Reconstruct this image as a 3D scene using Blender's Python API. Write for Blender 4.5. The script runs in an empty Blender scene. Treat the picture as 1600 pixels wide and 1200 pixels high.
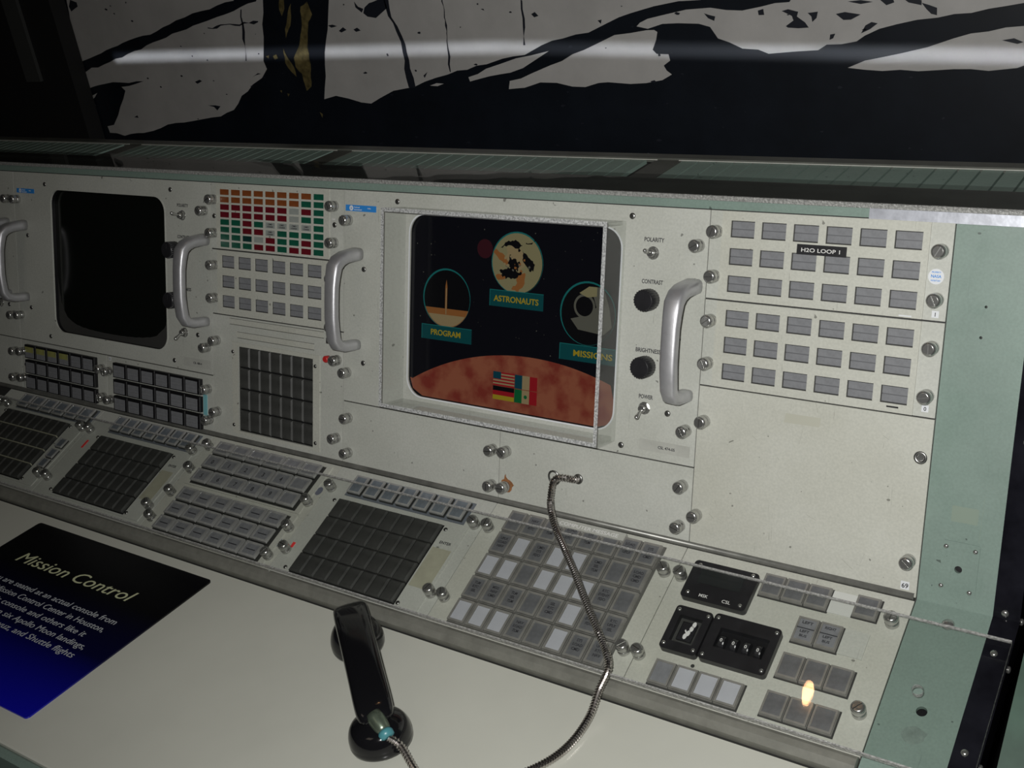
import bpy, bmesh, math, random
from mathutils import Vector, Matrix
from mathutils.geometry import tessellate_polygon

sc = bpy.context.scene
COL = sc.collection
random.seed(7)

# ------------------------------------------------------------------ camera
CAM_POS = Vector((0.48336, -0.89411, 0.68927))
RW = Matrix(((0.824115923, 0.13466383, -0.550180514),
             (0.549467121, -0.42593531, 0.718794125),
             (-0.137545736, -0.894675786, -0.42501342)))   # columns: image right, image down, forward
cd = bpy.data.cameras.new('camera')
cam = bpy.data.objects.new('camera', cd)
COL.objects.link(cam)
m3 = Matrix((RW.col[0], -RW.col[1], -RW.col[2])).transposed()
cam.matrix_world = Matrix.Translation(CAM_POS) @ m3.to_4x4()
cd.sensor_width = 36.0
cd.sensor_fit = 'HORIZONTAL'
cd.lens = 1780.533 / 1600 * 36.0
cd.clip_start = 0.01
sc.camera = cam

# ------------------------------------------------------------------ world, exposure, lights
w = bpy.data.worlds.new('world')
sc.world = w
w.use_nodes = True
w.node_tree.nodes['Background'].inputs[0].default_value = (0.8, 0.85, 1.0, 1)
w.node_tree.nodes['Background'].inputs[1].default_value = 0.012
sc.view_settings.view_transform = 'Standard'
sc.view_settings.look = 'None'
sc.view_settings.exposure = 0.0
sc.view_settings.gamma = 1.0
sc.view_settings.use_curve_mapping = False


def lamp(name, kind, loc, energy, color=(1, 1, 1), aim=None, **kw):
    d = bpy.data.lights.new(name, kind)
    d.energy = energy
    d.color = color
    for k, v in kw.items():
        setattr(d, k, v)
    o = bpy.data.objects.new(name, d)
    COL.objects.link(o)
    o.location = loc
    if aim is not None:
        o.rotation_euler = (Vector(aim) - Vector(loc)).to_track_quat('-Z', 'Y').to_euler()
    return o


# the camera's own flash
FLASH_POS = CAM_POS + m3 @ Vector((-0.035, 0.035, 0.0))
lamp('flash', 'SPOT', FLASH_POS, 53.0, (1.0, 0.99, 0.965), aim=(-0.02, 0.13, 0.10),
     spot_size=math.radians(114), spot_blend=1.0, shadow_soft_size=0.012)
# dim museum light from above
lamp('hall_light', 'AREA', (-0.6, -1.6, 2.05), 1.6, (1.0, 0.86, 0.7), aim=(-0.3, 0.0, 0.0), size=0.8)

# unseen area lights added behind the console to make the mural's bright band
for _x0, _x1, _z0, _z1 in ((-1.56, -0.60, 0.408, 0.402), (-0.60, 0.50, 0.402, 0.357)):
    _p = Vector(((_x0 + _x1) / 2, 0.285, 0.325))
    _t = Vector(((_x0 + _x1) / 2, 0.62, (_z0 + _z1) / 2))
    _o = lamp('added_mural_band_light', 'AREA', _p, 0.036, (0.85, 0.9, 1.0), shape='RECTANGLE', size=_x1 - _x0, size_y=0.006, spread=math.radians(5))
    _f = (_t - _p).normalized()
    _x = Vector((_x1 - _x0, 0, _z1 - _z0)).normalized()
    _y = (-_f).cross(_x).normalized()
    _x = _y.cross(-_f).normalized()
    _o.matrix_world = Matrix.Translation(_p) @ Matrix((_x, _y, -_f)).transposed().to_4x4()

# ------------------------------------------------------------------ materials
MATS = {}


def mat(name, color, rough=0.5, metal=0.0, spec=0.5, noise=None, bump=None, emit=None, coat=0.0, alpha=None):
    """noise = (scale, amount, detail), bump = (scale, strength)"""
    if name in MATS:
        return MATS[name]
    m = bpy.data.materials.new(name)
    m.use_nodes = True
    nt = m.node_tree
    b = nt.nodes['Principled BSDF']
    b.inputs['Base Color'].default_value = (*color, 1)
    b.inputs['Roughness'].default_value = rough
    b.inputs['Metallic'].default_value = metal
    b.inputs['Specular IOR Level'].default_value = spec
    b.inputs['Coat Weight'].default_value = coat
    b.inputs['Coat Roughness'].default_value = 0.06
    tc = nt.nodes.new('ShaderNodeTexCoord')
    if noise:
        n = nt.nodes.new('ShaderNodeTexNoise')
        n.inputs['Scale'].default_value = noise[0]
        n.inputs['Detail'].default_value = noise[2] if len(noise) > 2 else 4
        n.inputs['Roughness'].default_value = 0.65
        nt.links.new(tc.outputs['Object'], n.inputs['Vector'])
        r = nt.nodes.new('ShaderNodeMapRange')
        r.inputs[1].default_value = 0.3
        r.inputs[2].default_value = 0.7
        r.inputs[3].default_value = 1 - noise[1]
        r.inputs[4].default_value = 1 + noise[1] * 0.6
        nt.links.new(n.outputs['Fac'], r.inputs[0])
        mx = nt.nodes.new('ShaderNodeMix')
        mx.data_type = 'RGBA'
        mx.blend_type = 'MULTIPLY'
        mx.inputs[0].default_value = 1
        mx.inputs[6].default_value = (*color, 1)
        nt.links.new(r.outputs[0], mx.inputs[7])
        nt.links.new(mx.outputs[2], b.inputs['Base Color'])
    if bump:
        n = nt.nodes.new('ShaderNodeTexNoise')
        n.inputs['Scale'].default_value = bump[0]
        n.inputs['Detail'].default_value = 3
        nt.links.new(tc.outputs['Object'], n.inputs['Vector'])
        bp = nt.nodes.new('ShaderNodeBump')
        bp.inputs['Strength'].default_value = bump[1]
        bp.inputs['Distance'].default_value = 0.001
        nt.links.new(n.outputs['Fac'], bp.inputs['Height'])
        nt.links.new(bp.outputs['Normal'], b.inputs['Normal'])
    if emit:
        b.inputs['Emission Color'].default_value = (*emit[0], 1)
        b.inputs['Emission Strength'].default_value = emit[1]
    MATS[name] = m
    return m


def worn_paint(name, color, wear, scratch=0.5, rough=0.5):
    """painted sheet metal: cloudy grime, fine dark scratches and small chips"""
    m = mat(name, color, rough)
    nt = m.node_tree
    L = nt.links
    b = nt.nodes['Principled BSDF']
    tc = next(n for n in nt.nodes if n.type == 'TEX_COORD')

    def noise(scale, detail=5, sc3=None, dist=0.0):
        n = nt.nodes.new('ShaderNodeTexNoise')
        n.inputs['Scale'].default_value = scale
        n.inputs['Detail'].default_value = detail
        n.inputs['Distortion'].default_value = dist
        if sc3:
            mp = nt.nodes.new('ShaderNodeMapping')
            mp.inputs['Scale'].default_value = sc3
            mp.inputs['Rotation'].default_value = (0, 0, 0.12)
            L.new(tc.outputs['Object'], mp.inputs['Vector'])
            L.new(mp.outputs[0], n.inputs['Vector'])
        else:
            L.new(tc.outputs['Object'], n.inputs['Vector'])
        return n.outputs['Fac']

    def rng(src, a, b_, c, d):
        r = nt.nodes.new('ShaderNodeMapRange')
        for i, v in enumerate((a, b_, c, d)):
            r.inputs[i + 1].default_value = v
        L.new(src, r.inputs[0])
        return r.outputs[0]

    def mix(fac, a, b_, mode='MIX'):
        x = nt.nodes.new('ShaderNodeMix')
        x.data_type = 'RGBA'
        x.blend_type = mode
        if isinstance(fac, float):
            x.inputs[0].default_value = fac
        else:
            L.new(fac, x.inputs[0])
        for i, s in ((6, a), (7, b_)):
            if isinstance(s, tuple):
                x.inputs[i].default_value = (*s, 1)
            else:
                L.new(s, x.inputs[i])
        return x.outputs[2]
    g = rng(noise(9, 7), 0.40, 0.72, 0.0, 0.55)
    c = mix(g, color, wear)
    fine = rng(noise(420, 2), 0.3, 0.7, 0.93, 1.05)
    c = mix(1.0, c, fine, 'MULTIPLY')
    s1 = rng(noise(1.0, 3, (700, 26, 26), 0.6), 0.70, 0.76, 0.0, scratch)
    c = mix(s1, c, tuple(v * 0.45 for v in wear))
    chips = rng(noise(120, 1), 0.765, 0.785, 0.0, 0.75)
    c = mix(chips, c, tuple(v * 0.25 for v in wear))
    L.new(c, b.inputs['Base Color'])
    L.new(rng(noise(30, 4), 0.3, 0.7, rough - 0.08, rough + 0.1), b.inputs['Roughness'])
    return m


PANEL = worn_paint('panel_paint', (0.44, 0.45, 0.41), (0.36, 0.37, 0.325))
PANEL2 = worn_paint('panel_paint_cream', (0.45, 0.455, 0.405), (0.38, 0.38, 0.32))
GREEN = worn_paint('green_enamel', (0.18, 0.245, 0.212), (0.155, 0.205, 0.18), 0.25, 0.42)
DKGREEN = mat('dark_green_enamel', (0.045, 0.085, 0.062), 0.45, noise=(14, 0.35))
DESK = mat('cream_laminate', (0.52, 0.525, 0.465), 0.23, noise=(5, 0.05), spec=0.45)
SEAMDK = mat('seam_shadow_grey', (0.03, 0.03, 0.028), 0.7)
STEEL = mat('chromed_steel', (0.50, 0.50, 0.48), 0.20, 0.86, noise=(300, 0.12))
STEELDK = mat('dull_steel', (0.30, 0.30, 0.29), 0.35, 1.0, noise=(120, 0.2))
ALU = mat('cast_aluminium', (0.56, 0.56, 0.58), 0.44, 0.75, noise=(60, 0.10), bump=(260, 0.08))
TAPE = mat('aluminium_foil_tape', (0.60, 0.62, 0.68), 0.32, 0.6, noise=(60, 0.2), bump=(50, 0.35))
BLACK = mat('black_plastic', (0.016, 0.016, 0.018), 0.35, noise=(60, 0.3))
BLACKGLOSS = mat('black_bakelite', (0.006, 0.006, 0.007), 0.10, spec=0.55)
LAMINATE = mat('black_laminate', (0.010, 0.010, 0.014), 0.12, noise=(14, 0.7), bump=(30, 0.06))
KEY = mat('dark_key_plastic', (0.046, 0.047, 0.044), 0.42, noise=(45, 0.35))
KEYGAP = mat('key_gap', (0.004, 0.004, 0.005), 0.5)
GLASSDK = mat('dark_crt_glass', (0.005, 0.006, 0.005), 0.12, spec=0.28)
LENS = mat('grey_lens', (0.185, 0.19, 0.20), 0.35, noise=(160, 0.16))
LENSLINE = mat('grey_lens_band', (0.115, 0.118, 0.125), 0.4)
CLEARKEY = mat('clear_key_cap', (0.20, 0.205, 0.215), 0.15, noise=(70, 0.22), coat=0.6)
CLEARRIM = mat('clear_key_rim', (0.30, 0.30, 0.29), 0.12, coat=0.5, noise=(50, 0.3))
KEYSIDE = mat('key_housing', (0.035, 0.036, 0.032), 0.35)
WHITELENS = mat('white_lens', (0.40, 0.41, 0.44), 0.3, noise=(60, 0.06))
SMOKE = mat('smoky_lens', (0.125, 0.128, 0.133), 0.25, noise=(60, 0.25), coat=0.4)
SMOKERIM = mat('smoky_lens_rim', (0.20, 0.195, 0.18), 0.2, noise=(60, 0.2), coat=0.4)
BLUELENS = mat('bluish_lens', (0.145, 0.165, 0.185), 0.2, noise=(70, 0.3), coat=0.5)
INK = mat('black_ink', (0.035, 0.035, 0.04), 0.6)
WHITEINK = mat('white_ink', (0.62, 0.62, 0.60), 0.5)
PALEINK = mat('pale_yellow_ink', (0.52, 0.54, 0.34), 0.5)
GREYINK = mat('pale_grey_ink', (0.42, 0.44, 0.46), 0.5)
REDPAINT = mat('red_paint', (0.42, 0.02, 0.02), 0.4)
REDTAPE = mat('red_tape', (0.75, 0.05, 0.05), 0.4)
STICKBLUE = mat('sticker_blue', (0.03, 0.22, 0.60), 0.35)
STICKWHITE = mat('sticker_white', (0.62, 0.64, 0.66), 0.4)
PAPER = mat('yellowed_tape', (0.36, 0.355, 0.27), 0.4, noise=(50, 0.12))
PAPERGREY = mat('grey_label', (0.385, 0.39, 0.355), 0.4, noise=(80, 0.1))
TEAL = mat('teal_rubber', (0.06, 0.22, 0.25), 0.35)
BRASSY = mat('tarnished_ferrule', (0.16, 0.20, 0.15), 0.3, 0.7, noise=(80, 0.3))
TORANGE = mat('amber_tile', (0.19, 0.055, 0.016), 0.3, noise=(60, 0.2))
TRED = mat('red_tile', (0.115, 0.008, 0.014), 0.3, noise=(60, 0.2))
TGREEN = mat('green_tile', (0.008, 0.080, 0.048), 0.3, noise=(60, 0.2))
TDKGREEN = mat('dark_green_tile', (0.006, 0.035, 0.032), 0.3, noise=(60, 0.3))
TGREY = mat('grey_tile', (0.26, 0.28, 0.26), 0.35, noise=(60, 0.1))
YELLOWLENS = mat('yellow_lens', (0.27, 0.27, 0.09), 0.3, noise=(60, 0.3))
RUST = mat('rust_stain', (0.24, 0.10, 0.035), 0.8, noise=(200, 0.4))
TEALTAG = mat('teal_tag', (0.18, 0.42, 0.45), 0.4)
HALLWALL = mat('dark_hall_paint', (0.018, 0.018, 0.018), 0.8, noise=(3, 0.2))
CARPET = mat('dark_carpet', (0.02, 0.02, 0.024), 0.95, noise=(200, 0.4))


def clear_sheet(name, tint=(0.985, 0.99, 0.985), gloss_mul=1.0, haze=0.0):
    """thin acrylic: see-through with Fresnel reflection, optional pale haze put in to lighten it"""
    m = bpy.data.materials.new(name)
    m.use_nodes = True
    nt = m.node_tree
    nt.nodes.clear()
    L = nt.links
    out = nt.nodes.new('ShaderNodeOutputMaterial')
    tr = nt.nodes.new('ShaderNodeBsdfTransparent')
    tr.inputs[0].default_value = (*tint, 1)
    gl = nt.nodes.new('ShaderNodeBsdfGlossy')
    gl.inputs['Roughness'].default_value = 0.015
    # Schlick reflectance, the same from either side of the sheet
    ge = nt.nodes.new('ShaderNodeNewGeometry')
    dt = nt.nodes.new('ShaderNodeVectorMath')
    dt.operation = 'DOT_PRODUCT'
    L.new(ge.outputs['Incoming'], dt.inputs[0])
    L.new(ge.outputs['Normal'], dt.inputs[1])

    def mth(op, a, v=None):
        n = nt.nodes.new('ShaderNodeMath')
        n.operation = op
        L.new(a, n.inputs[0])
        if v is not None:
            n.inputs[1].default_value = v
        return n.outputs[0]
    q = mth('ABSOLUTE', dt.outputs['Value'])
    q = mth('SUBTRACT', mth('MULTIPLY', q, -1.0), -1.0)
    q = mth('POWER', q, 5.0)
    q = mth('ADD', mth('MULTIPLY', q, 0.96), 0.04)
    mu = nt.nodes.new('ShaderNodeMath')
    mu.operation = 'MULTIPLY'
    mu.inputs[1].default_value = gloss_mul
    L.new(q, mu.inputs[0])
    mx = nt.nodes.new('ShaderNodeMixShader')
    L.new(mu.outputs[0], mx.inputs[0])
    L.new(tr.outputs[0], mx.inputs[1])
    L.new(gl.outputs[0], mx.inputs[2])
    last = mx
    if haze > 0:
        df = nt.nodes.new('ShaderNodeBsdfDiffuse')
        df.inputs[0].default_value = (0.6, 0.6, 0.56, 1)
        m2 = nt.nodes.new('ShaderNodeMixShader')
        m2.inputs[0].default_value = haze
        L.new(last.outputs[0], m2.inputs[1])
        L.new(df.outputs[0], m2.inputs[2])
        last = m2
    L.new(last.outputs[0], out.inputs[0])
    MATS[name] = m
    return m


def sawn_edge(name, color, opacity, sparkle):
    """rough sawn acrylic edge: half see-through, milky, chips and their glints put into the colour as paler specks"""
    m = bpy.data.materials.new(name)
    m.use_nodes = True
    nt = m.node_tree
    L = nt.links
    b = nt.nodes['Principled BSDF']
    out = nt.nodes['Material Output']
    tc = nt.nodes.new('ShaderNodeTexCoord')
    n = nt.nodes.new('ShaderNodeTexNoise')
    n.inputs['Scale'].default_value = 420
    n.inputs['Detail'].default_value = 3
    L.new(tc.outputs['Object'], n.inputs['Vector'])
    r = nt.nodes.new('ShaderNodeValToRGB')
    r.color_ramp.elements[0].position = 0.36
    r.color_ramp.elements[0].color = (*[c * 0.5 for c in color], 1)
    r.color_ramp.elements[1].position = sparkle
    r.color_ramp.elements[1].color = (*color, 1)  # paler specks paint the glints of the edge
    L.new(n.outputs['Fac'], r.inputs[0])
    L.new(r.outputs[0], b.inputs['Base Color'])
    b.inputs['Roughness'].default_value = 0.25
    bp = nt.nodes.new('ShaderNodeBump')
    bp.inputs['Strength'].default_value = 0.8
    bp.inputs['Distance'].default_value = 0.002
    L.new(n.outputs['Fac'], bp.inputs['Height'])
    L.new(bp.outputs['Normal'], b.inputs['Normal'])
    tr = nt.nodes.new('ShaderNodeBsdfTransparent')
    mx = nt.nodes.new('ShaderNodeMixShader')
    mx.inputs[0].default_value = opacity
    L.new(tr.outputs[0], mx.inputs[1])
    L.new(b.outputs[0], mx.inputs[2])
    L.new(mx.outputs[0], out.inputs[0])
    MATS[name] = m
    return m


ACRYLIC = clear_sheet('clear_acrylic')
ACRYLICBOX = clear_sheet('clear_acrylic_case', (0.98, 0.985, 0.98), 0.45, 0.05)  # even pale haze added so the case walls look lighter
EDGE = sawn_edge('sawn_acrylic_edge', (0.46, 0.46, 0.44), 0.8, 0.74)
EDGELINE = sawn_edge('chipped_acrylic_edge', (0.50, 0.50, 0.48), 0.72, 0.70)
EDGEBOX = sawn_edge('polished_acrylic_edge', (0.55, 0.56, 0.56), 0.85, 0.60)

# ------------------------------------------------------------------ frames
SCALE_TILT = math.radians(17.500853)
U_UP = Vector((0.0, 0.30072, 0.95371247))
U_N = Vector((0.0, -0.95371247, 0.30072))
L_UP = Vector((0.0, 0.93873187, 0.34464833))
L_N = Vector((0.0, -0.34464833, 0.93873187))


def frame(up, n, origin=(0, 0, 0)):
    return Matrix.Translation(origin) @ Matrix((Vector((1, 0, 0)), up, n)).transposed().to_4x4()


FU = frame(U_UP, U_N)                      # upper face: x right, y up the face, z out of it
FL = frame(L_UP, L_N)                      # lower slope: y = -distance down the slope
FW = Matrix.Identity(4)                    # world: z up
DESK_Z = -0.068
TOP_Z = 0.3443
FLOOR_Z = -0.80


# ------------------------------------------------------------------ mesh collecting
class MB:
    def __init__(s):
        s.v, s.f, s.m, s.sm = [], [], [], []

    def add(s, verts, faces, m=0, smooth=False):
        k = len(s.v)
        s.v += [tuple(p) for p in verts]
        for f in faces:
            s.f.append(tuple(i + k for i in f))
            s.m.append(m)
            s.sm.append(smooth)
        return s

    def box(s, x0, x1, y0, y1, z0, z1, m=0, bev=0.0):
        if bev > 0:
            b = min(bev, (x1 - x0) * .45, (y1 - y0) * .45, (z1 - z0) * .9)
            v = [(x0, y0, z0), (x1, y0, z0), (x1, y1, z0), (x0, y1, z0),
                 (x0, y0, z1 - b), (x1, y0, z1 - b), (x1, y1, z1 - b), (x0, y1, z1 - b),
                 (x0 + b, y0 + b, z1), (x1 - b, y0 + b, z1), (x1 - b, y1 - b, z1), (x0 + b, y1 - b, z1)]
            f = [(3, 2, 1, 0), (8, 9, 10, 11)]
            for i in range(4):
                j = (i + 1) % 4
                f += [(i, j, 4 + j, 4 + i), (4 + i, 4 + j, 8 + j, 8 + i)]
            return s.add(v, f, m)
        v = [(x, y, z) for z in (z0, z1) for y in (y0, y1) for x in (x0, x1)]
        return s.add(v, [(0, 2, 3, 1), (4, 5, 7, 6), (0, 1, 5, 4), (2, 6, 7, 3), (0, 4, 6, 2), (1, 3, 7, 5)], m)

    def lathe(s, cx, cy, prof, n=20, m=0, smooth=True, mtx=None, phase=0.0):
        """prof = [(r, z)...] from bottom to top about the z axis"""
        vs, fs = [], []
        for r, z in prof:
            for i in range(n):
                a = 2 * math.pi * i / n + phase
                p = Vector((r * math.cos(a), r * math.sin(a), z))
                if mtx is not None:
                    p = mtx @ p
                vs.append((p.x + cx, p.y + cy, p.z))
        for k in range(len(prof) - 1):
            for i in range(n):
                j = (i + 1) % n
                fs.append((k * n + i, k * n + j, (k + 1) * n + j, (k + 1) * n + i))
        fs.append(tuple(range(n))[::-1])
        fs.append(tuple(range((len(prof) - 1) * n, len(prof) * n)))
        s.add(vs, fs, m, smooth)
        s.sm[-1] = False
        s.sm[-2] = False
        return s

    def plate(s, outer, holes, z0, z1, m=0, mside=None):
        """flat sheet with an outline and holes cut right through"""
        mside = m if mside is None else mside
        loops = [outer] + list(holes)
        flat = [p for lp in loops for p in lp]
        tris = tessellate_polygon([[Vector((p[0], p[1], 0)) for p in lp] for lp in loops])
        n = len(flat)
        s.add([(p[0], p[1], z1) for p in flat], tris, m)
        s.add([(p[0], p[1], z0) for p in flat], tris, m)
        for lp in loops:
            k = len(lp)
            s.add([(p[0], p[1], z0) for p in lp] + [(p[0], p[1], z1) for p in lp],
                  [(i, (i + 1) % k, k + (i + 1) % k, k + i) for i in range(k)], mside)
        return s

    def sweep(s, pts, rad, n=10, m=0, smooth=True, prof=None, cap=True, up=Vector((1, 0, 0))):
        """tube through pts; rad = number, list, or with prof a list of scales"""
        P = [Vector(p) for p in pts]
        vs, fs = [], []
        ref = up
        for i, p in enumerate(P):
            t = (P[min(i + 1, len(P) - 1)] - P[max(i - 1, 0)]).normalized()
            a = ref - t * ref.dot(t)
            if a.length < 1e-4:
                a = t.orthogonal()
            a.normalize()
            b = t.cross(a)
            ref = a
            r = rad[i] if isinstance(rad, (list, tuple)) else rad
            if prof:
                for (u, v) in prof:
                    ru, rv = r if isinstance(r, tuple) else (r, r)
                    vs.append(p + a * u * ru + b * v * rv)
            else:
                for k in range(n):
                    an = 2 * math.pi * k / n
                    ru, rv = r if isinstance(r, tuple) else (r, r)
                    vs.append(p + a * math.cos(an) * ru + b * math.sin(an) * rv)
        k = len(prof) if prof else n
        for i in range(len(P) - 1):
            for j in range(k):
                j2 = (j + 1) % k
                fs.append((i * k + j, i * k + j2, (i + 1) * k + j2, (i + 1) * k + j))
        s.add(vs, fs, m, smooth)
        if cap:
            s.add(vs[:k], [tuple(range(k))[::-1]], m)
            s.add(vs[-k:], [tuple(range(k))], m)
        return s

    def poly(s, pts, z, m=0):
        tris = tessellate_polygon([[Vector((p[0], p[1], 0)) for p in pts]])
        return s.add([(p[0], p[1], z) for p in pts], tris, m)

    def mesh(s, name, mats, ox=0, oy=0, oz=0, weld=True):
        me = bpy.data.meshes.new(name)
        me.from_pydata([(x - ox, y - oy, z - oz) for x, y, z in s.v], [], s.f)
        for mt in (mats if isinstance(mats, (list, tuple)) else [mats]):
            me.materials.append(mt)
        me.polygons.foreach_set('material_index', s.m)
        me.polygons.foreach_set('use_smooth', s.sm)
        bm = bmesh.new()
        bm.from_mesh(me)
        if weld:
            bmesh.ops.remove_doubles(bm, verts=bm.verts, dist=2e-6)
        bmesh.ops.recalc_face_normals(bm, faces=bm.faces)
        bm.to_mesh(me)
        bm.free()
        me.update()
        return me


def rrect(x0, x1, y0, y1, r, n=5):
    out = []
    for cx, cy, a0 in ((x1 - r, y1 - r, 0), (x0 + r, y1 - r, 90), (x0 + r, y0 + r, 180), (x1 - r, y0 + r, 270)):
        for i in range(n + 1):
            a = math.radians(a0 + 90 * i / n)
            out.append((cx + r * math.cos(a), cy + r * math.sin(a)))
    return out


def rect(x0, x1, y0, y1):
    return [(x0, y0), (x1, y0), (x1, y1), (x0, y1)]


def circ(cx, cy, r, n=32, a0=0, a1=360, ry=None):
    ry = r if ry is None else ry
    full = abs(a1 - a0) >= 360
    k = n if full else n + 1
    return [(cx + r * math.cos(math.radians(a0 + (a1 - a0) * i / n)), cy + ry * math.sin(math.radians(a0 + (a1 - a0) * i / n))) for i in range(k)]


# ------------------------------------------------------------------ things and parts
class Thing:
    def __init__(s, name, label, cat, F, x, y, z=0.0, group=None):
        s.o = bpy.data.objects.new(name, None)
        s.o.empty_display_size = 0.02
        COL.objects.link(s.o)
        s.F, s.x, s.y, s.z = F, x, y, z
        s.o.matrix_world = F @ Matrix.Translation((x, y, z))
        s.o['label'] = label
        s.o['category'] = cat
        if group:
            s.o['group'] = group

    def part(s, name, mb, mats, parent=None, label=None, weld=True):
        me = mb.mesh(name, mats, s.x, s.y, s.z, weld)
        return s.link(name, me, (0, 0, 0), parent, label)

    def link(s, name, me, loc, parent=None, label=None, rot=None):
        o = bpy.data.objects.new(name, me)
        COL.objects.link(o)
        o.parent = parent or s.o
        o.location = loc
        if rot:
            o.rotation_euler = rot
        if label:
            o['label'] = label
        return o

    def inst(s, name, me, x, y, z=0.0, parent=None, label=None, rot=None):
        px, py, pz = (parent.location if parent else (0, 0, 0))
        return s.link(name, me, (x - s.x - px, y - s.y - py, z - s.z - pz), parent, label, rot)

    def text(s, body, x, y, z, size, m, name='lettering', align='CENTER', parent=None, shear=0.0, width=None, rot=0.0, depth=0.00015, sx=1.0):
        me = text_mesh(body, size, m, align, shear, width, depth, sx)
        return s.inst(name, me, x, y, z, parent, rot=(0, 0, rot) if rot else None)


_TC = {}


def text_mesh(body, size, m, align='CENTER', shear=0.0, width=None, depth=0.00015, sx=1.0):
    key = (body, size, m.name, align, shear, width, sx)
    if key in _TC:
        return _TC[key]
    c = bpy.data.curves.new('t', 'FONT')
    c.body = body
    c.size = size
    c.align_x = align
    c.align_y = 'BOTTOM_BASELINE'
    c.shear = shear
    c.extrude = depth
    c.resolution_u = 3
    if size < 0.011:
        c.offset = size * (0.010 if m.name == 'white_ink' else 0.020)
    o = bpy.data.objects.new('t', c)
    COL.objects.link(o)
    bpy.context.view_layer.update()
    me = bpy.data.meshes.new_from_object(o.evaluated_get(bpy.context.evaluated_depsgraph_get()))
    bpy.data.objects.remove(o)
    bpy.data.curves.remove(c)
    xs = [v.co.x for v in me.vertices]
    if width:
        k = width / (max(xs) - min(xs))
        me.transform(Matrix.Diagonal((k, 1, 1, 1)))
    elif sx != 1.0:
        me.transform(Matrix.Diagonal((sx, 1, 1, 1)))
    me.name = 'lettering'
    me.materials.clear()
    me.materials.append(m)
    _TC[key] = me
    return me


def solo(name, me, F, x, y, z, label, cat, group=None):
    o = bpy.data.objects.new(name, me)
    COL.objects.link(o)
    o.matrix_world = F @ Matrix.Translation((x, y, z))
    o['label'] = label
    o['category'] = cat
    if group:
        o['group'] = group
    return o


def structure(name, mb, m):
    o = bpy.data.objects.new(name, mb.mesh(name, m))
    COL.objects.link(o)
    o['kind'] = 'structure'
    o['label'] = name.replace('_', ' ')
    return o

# ------------------------------------------------------------------ shared hardware meshes (local: z out of the panel)
def m_thumbscrew(k=1.0):
    b = MB()
    p = [(0.0062, 0), (0.0066, 0.0006), (0.0066, 0.0045), (0.0058, 0.0052), (0.0056, 0.0062), (0.0064, 0.0070),
         (0.0067, 0.0080), (0.0067, 0.0118), (0.0060, 0.0134), (0.0046, 0.0143)]
    b.lathe(0, 0, [(r * k, z * k) for r, z in p], 20)
    b.box(-0.0050 * k, 0.0050 * k, -0.0004 * k, 0.0004 * k, 0.0125 * k, 0.01440 * k, 1)
    return b.mesh('thumbscrew', [STEEL, STEELDK])


def m_screw(r=0.0034):
    b = MB()
    b.lathe(0, 0, [(r, 0), (r, 0.0006), (r * 0.8, 0.0013), (r * 0.4, 0.0016)], 14)
    b.box(-r * 0.6, r * 0.6, -r * 0.12, r * 0.12, 0.0012, 0.00165, 1)
    b.box(-r * 0.12, r * 0.12, -r * 0.6, r * 0.6, 0.0012, 0.00165, 1)
    return b.mesh('screw', [STEELDK, SEAMDK])


def m_dome(r=0.0034, h=0.0022, mt=None):
    b = MB()
    b.lathe(0, 0, [(r, 0), (r * 0.97, h * 0.35), (r * 0.8, h * 0.7), (r * 0.45, h * 0.95), (r * 0.1, h)], 14)
    return b.mesh('screw', [mt or STEEL])


def m_handle(span=0.106):
    b = MB()
    h = span / 2
    pts, rad = [], []
    for y, z, ru, rv in ((h + .004, -.001, .0100, .0085), (h + .003, .010, .0100, .0080), (h + .001, .024, .0096, .0078),
                         (h - .003, .034, .0094, .0078), (h - .010, .0405, .0092, .0074), (h - .022, .043, .0088, .0066),
                         (h * .35, .0445, .0084, .0062), (0, .0448, .0083, .0062), (-h * .35, .0445, .0083, .0062),
                         (-h + .022, .043, .0082, .0064), (-h + .008, .0405, .0080, .0068), (-h - .000, .035, .0078, .0070),
                         (-h - .003, .024, .0074, .0068), (-h - .003, .010, .0074, .0068), (-h - .003, -.001, .0074, .0068)):
        pts.append((0, y, z))
        rad.append((ru * 1.08, rv * 0.95))
    prof = [(math.copysign(abs(math.cos(a)) ** 0.55, math.cos(a)), math.copysign(abs(math.sin(a)) ** 0.7, math.sin(a)))
            for a in [2 * math.pi * i / 16 for i in range(16)]]
    b.sweep(pts, rad, prof=prof)
    return b.mesh('handle', [ALU])


def m_knob():
    b = MB()
    n = 32
    p = [(0.0108, 0), (0.0112, 0.001), (0.0110, 0.0155), (0.0101, 0.0172)]
    b.lathe(0, 0, p, n)
    for i in range(0, 24):
        a = 2 * math.pi * i / 24
        b.lathe(0.0109 * math.cos(a), 0.0109 * math.sin(a), [(0.0007, 0.001), (0.0006, 0.016)], 6)
    b.box(-0.0005, 0.0005, 0.002, 0.0085, 0.0170, 0.0176, 0)
    return b.mesh('knob', [BLACK])


def m_togglenut():
    b = MB()
    b.lathe(0, 0, [(0.0068, 0), (0.0068, 0.0006)], 20)
    b.lathe(0, 0, [(0.0064, 0.0006), (0.0064, 0.0030), (0.0058, 0.0036)], 6, smooth=False)
    b.lathe(0, 0, [(0.0042, 0.0036), (0.0042, 0.0070), (0.0034, 0.0076)], 16)
    return b.mesh('toggle_switch', [STEEL])


def m_lever(tilt):
    b = MB()
    d = Vector((0, math.sin(tilt), math.cos(tilt)))
    o = Vector((0, 0, 0.006))
    L = [(0, .0014), (.004, .0016), (.009, .0020), (.0115, .0024), (.0135, .0023), (.0148, .0014), (.0152, .0004)]
    b.sweep([o + d * t for t, _ in L], [r for _, r in L], n=12)
    return b.mesh('lever', [STEEL])


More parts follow.
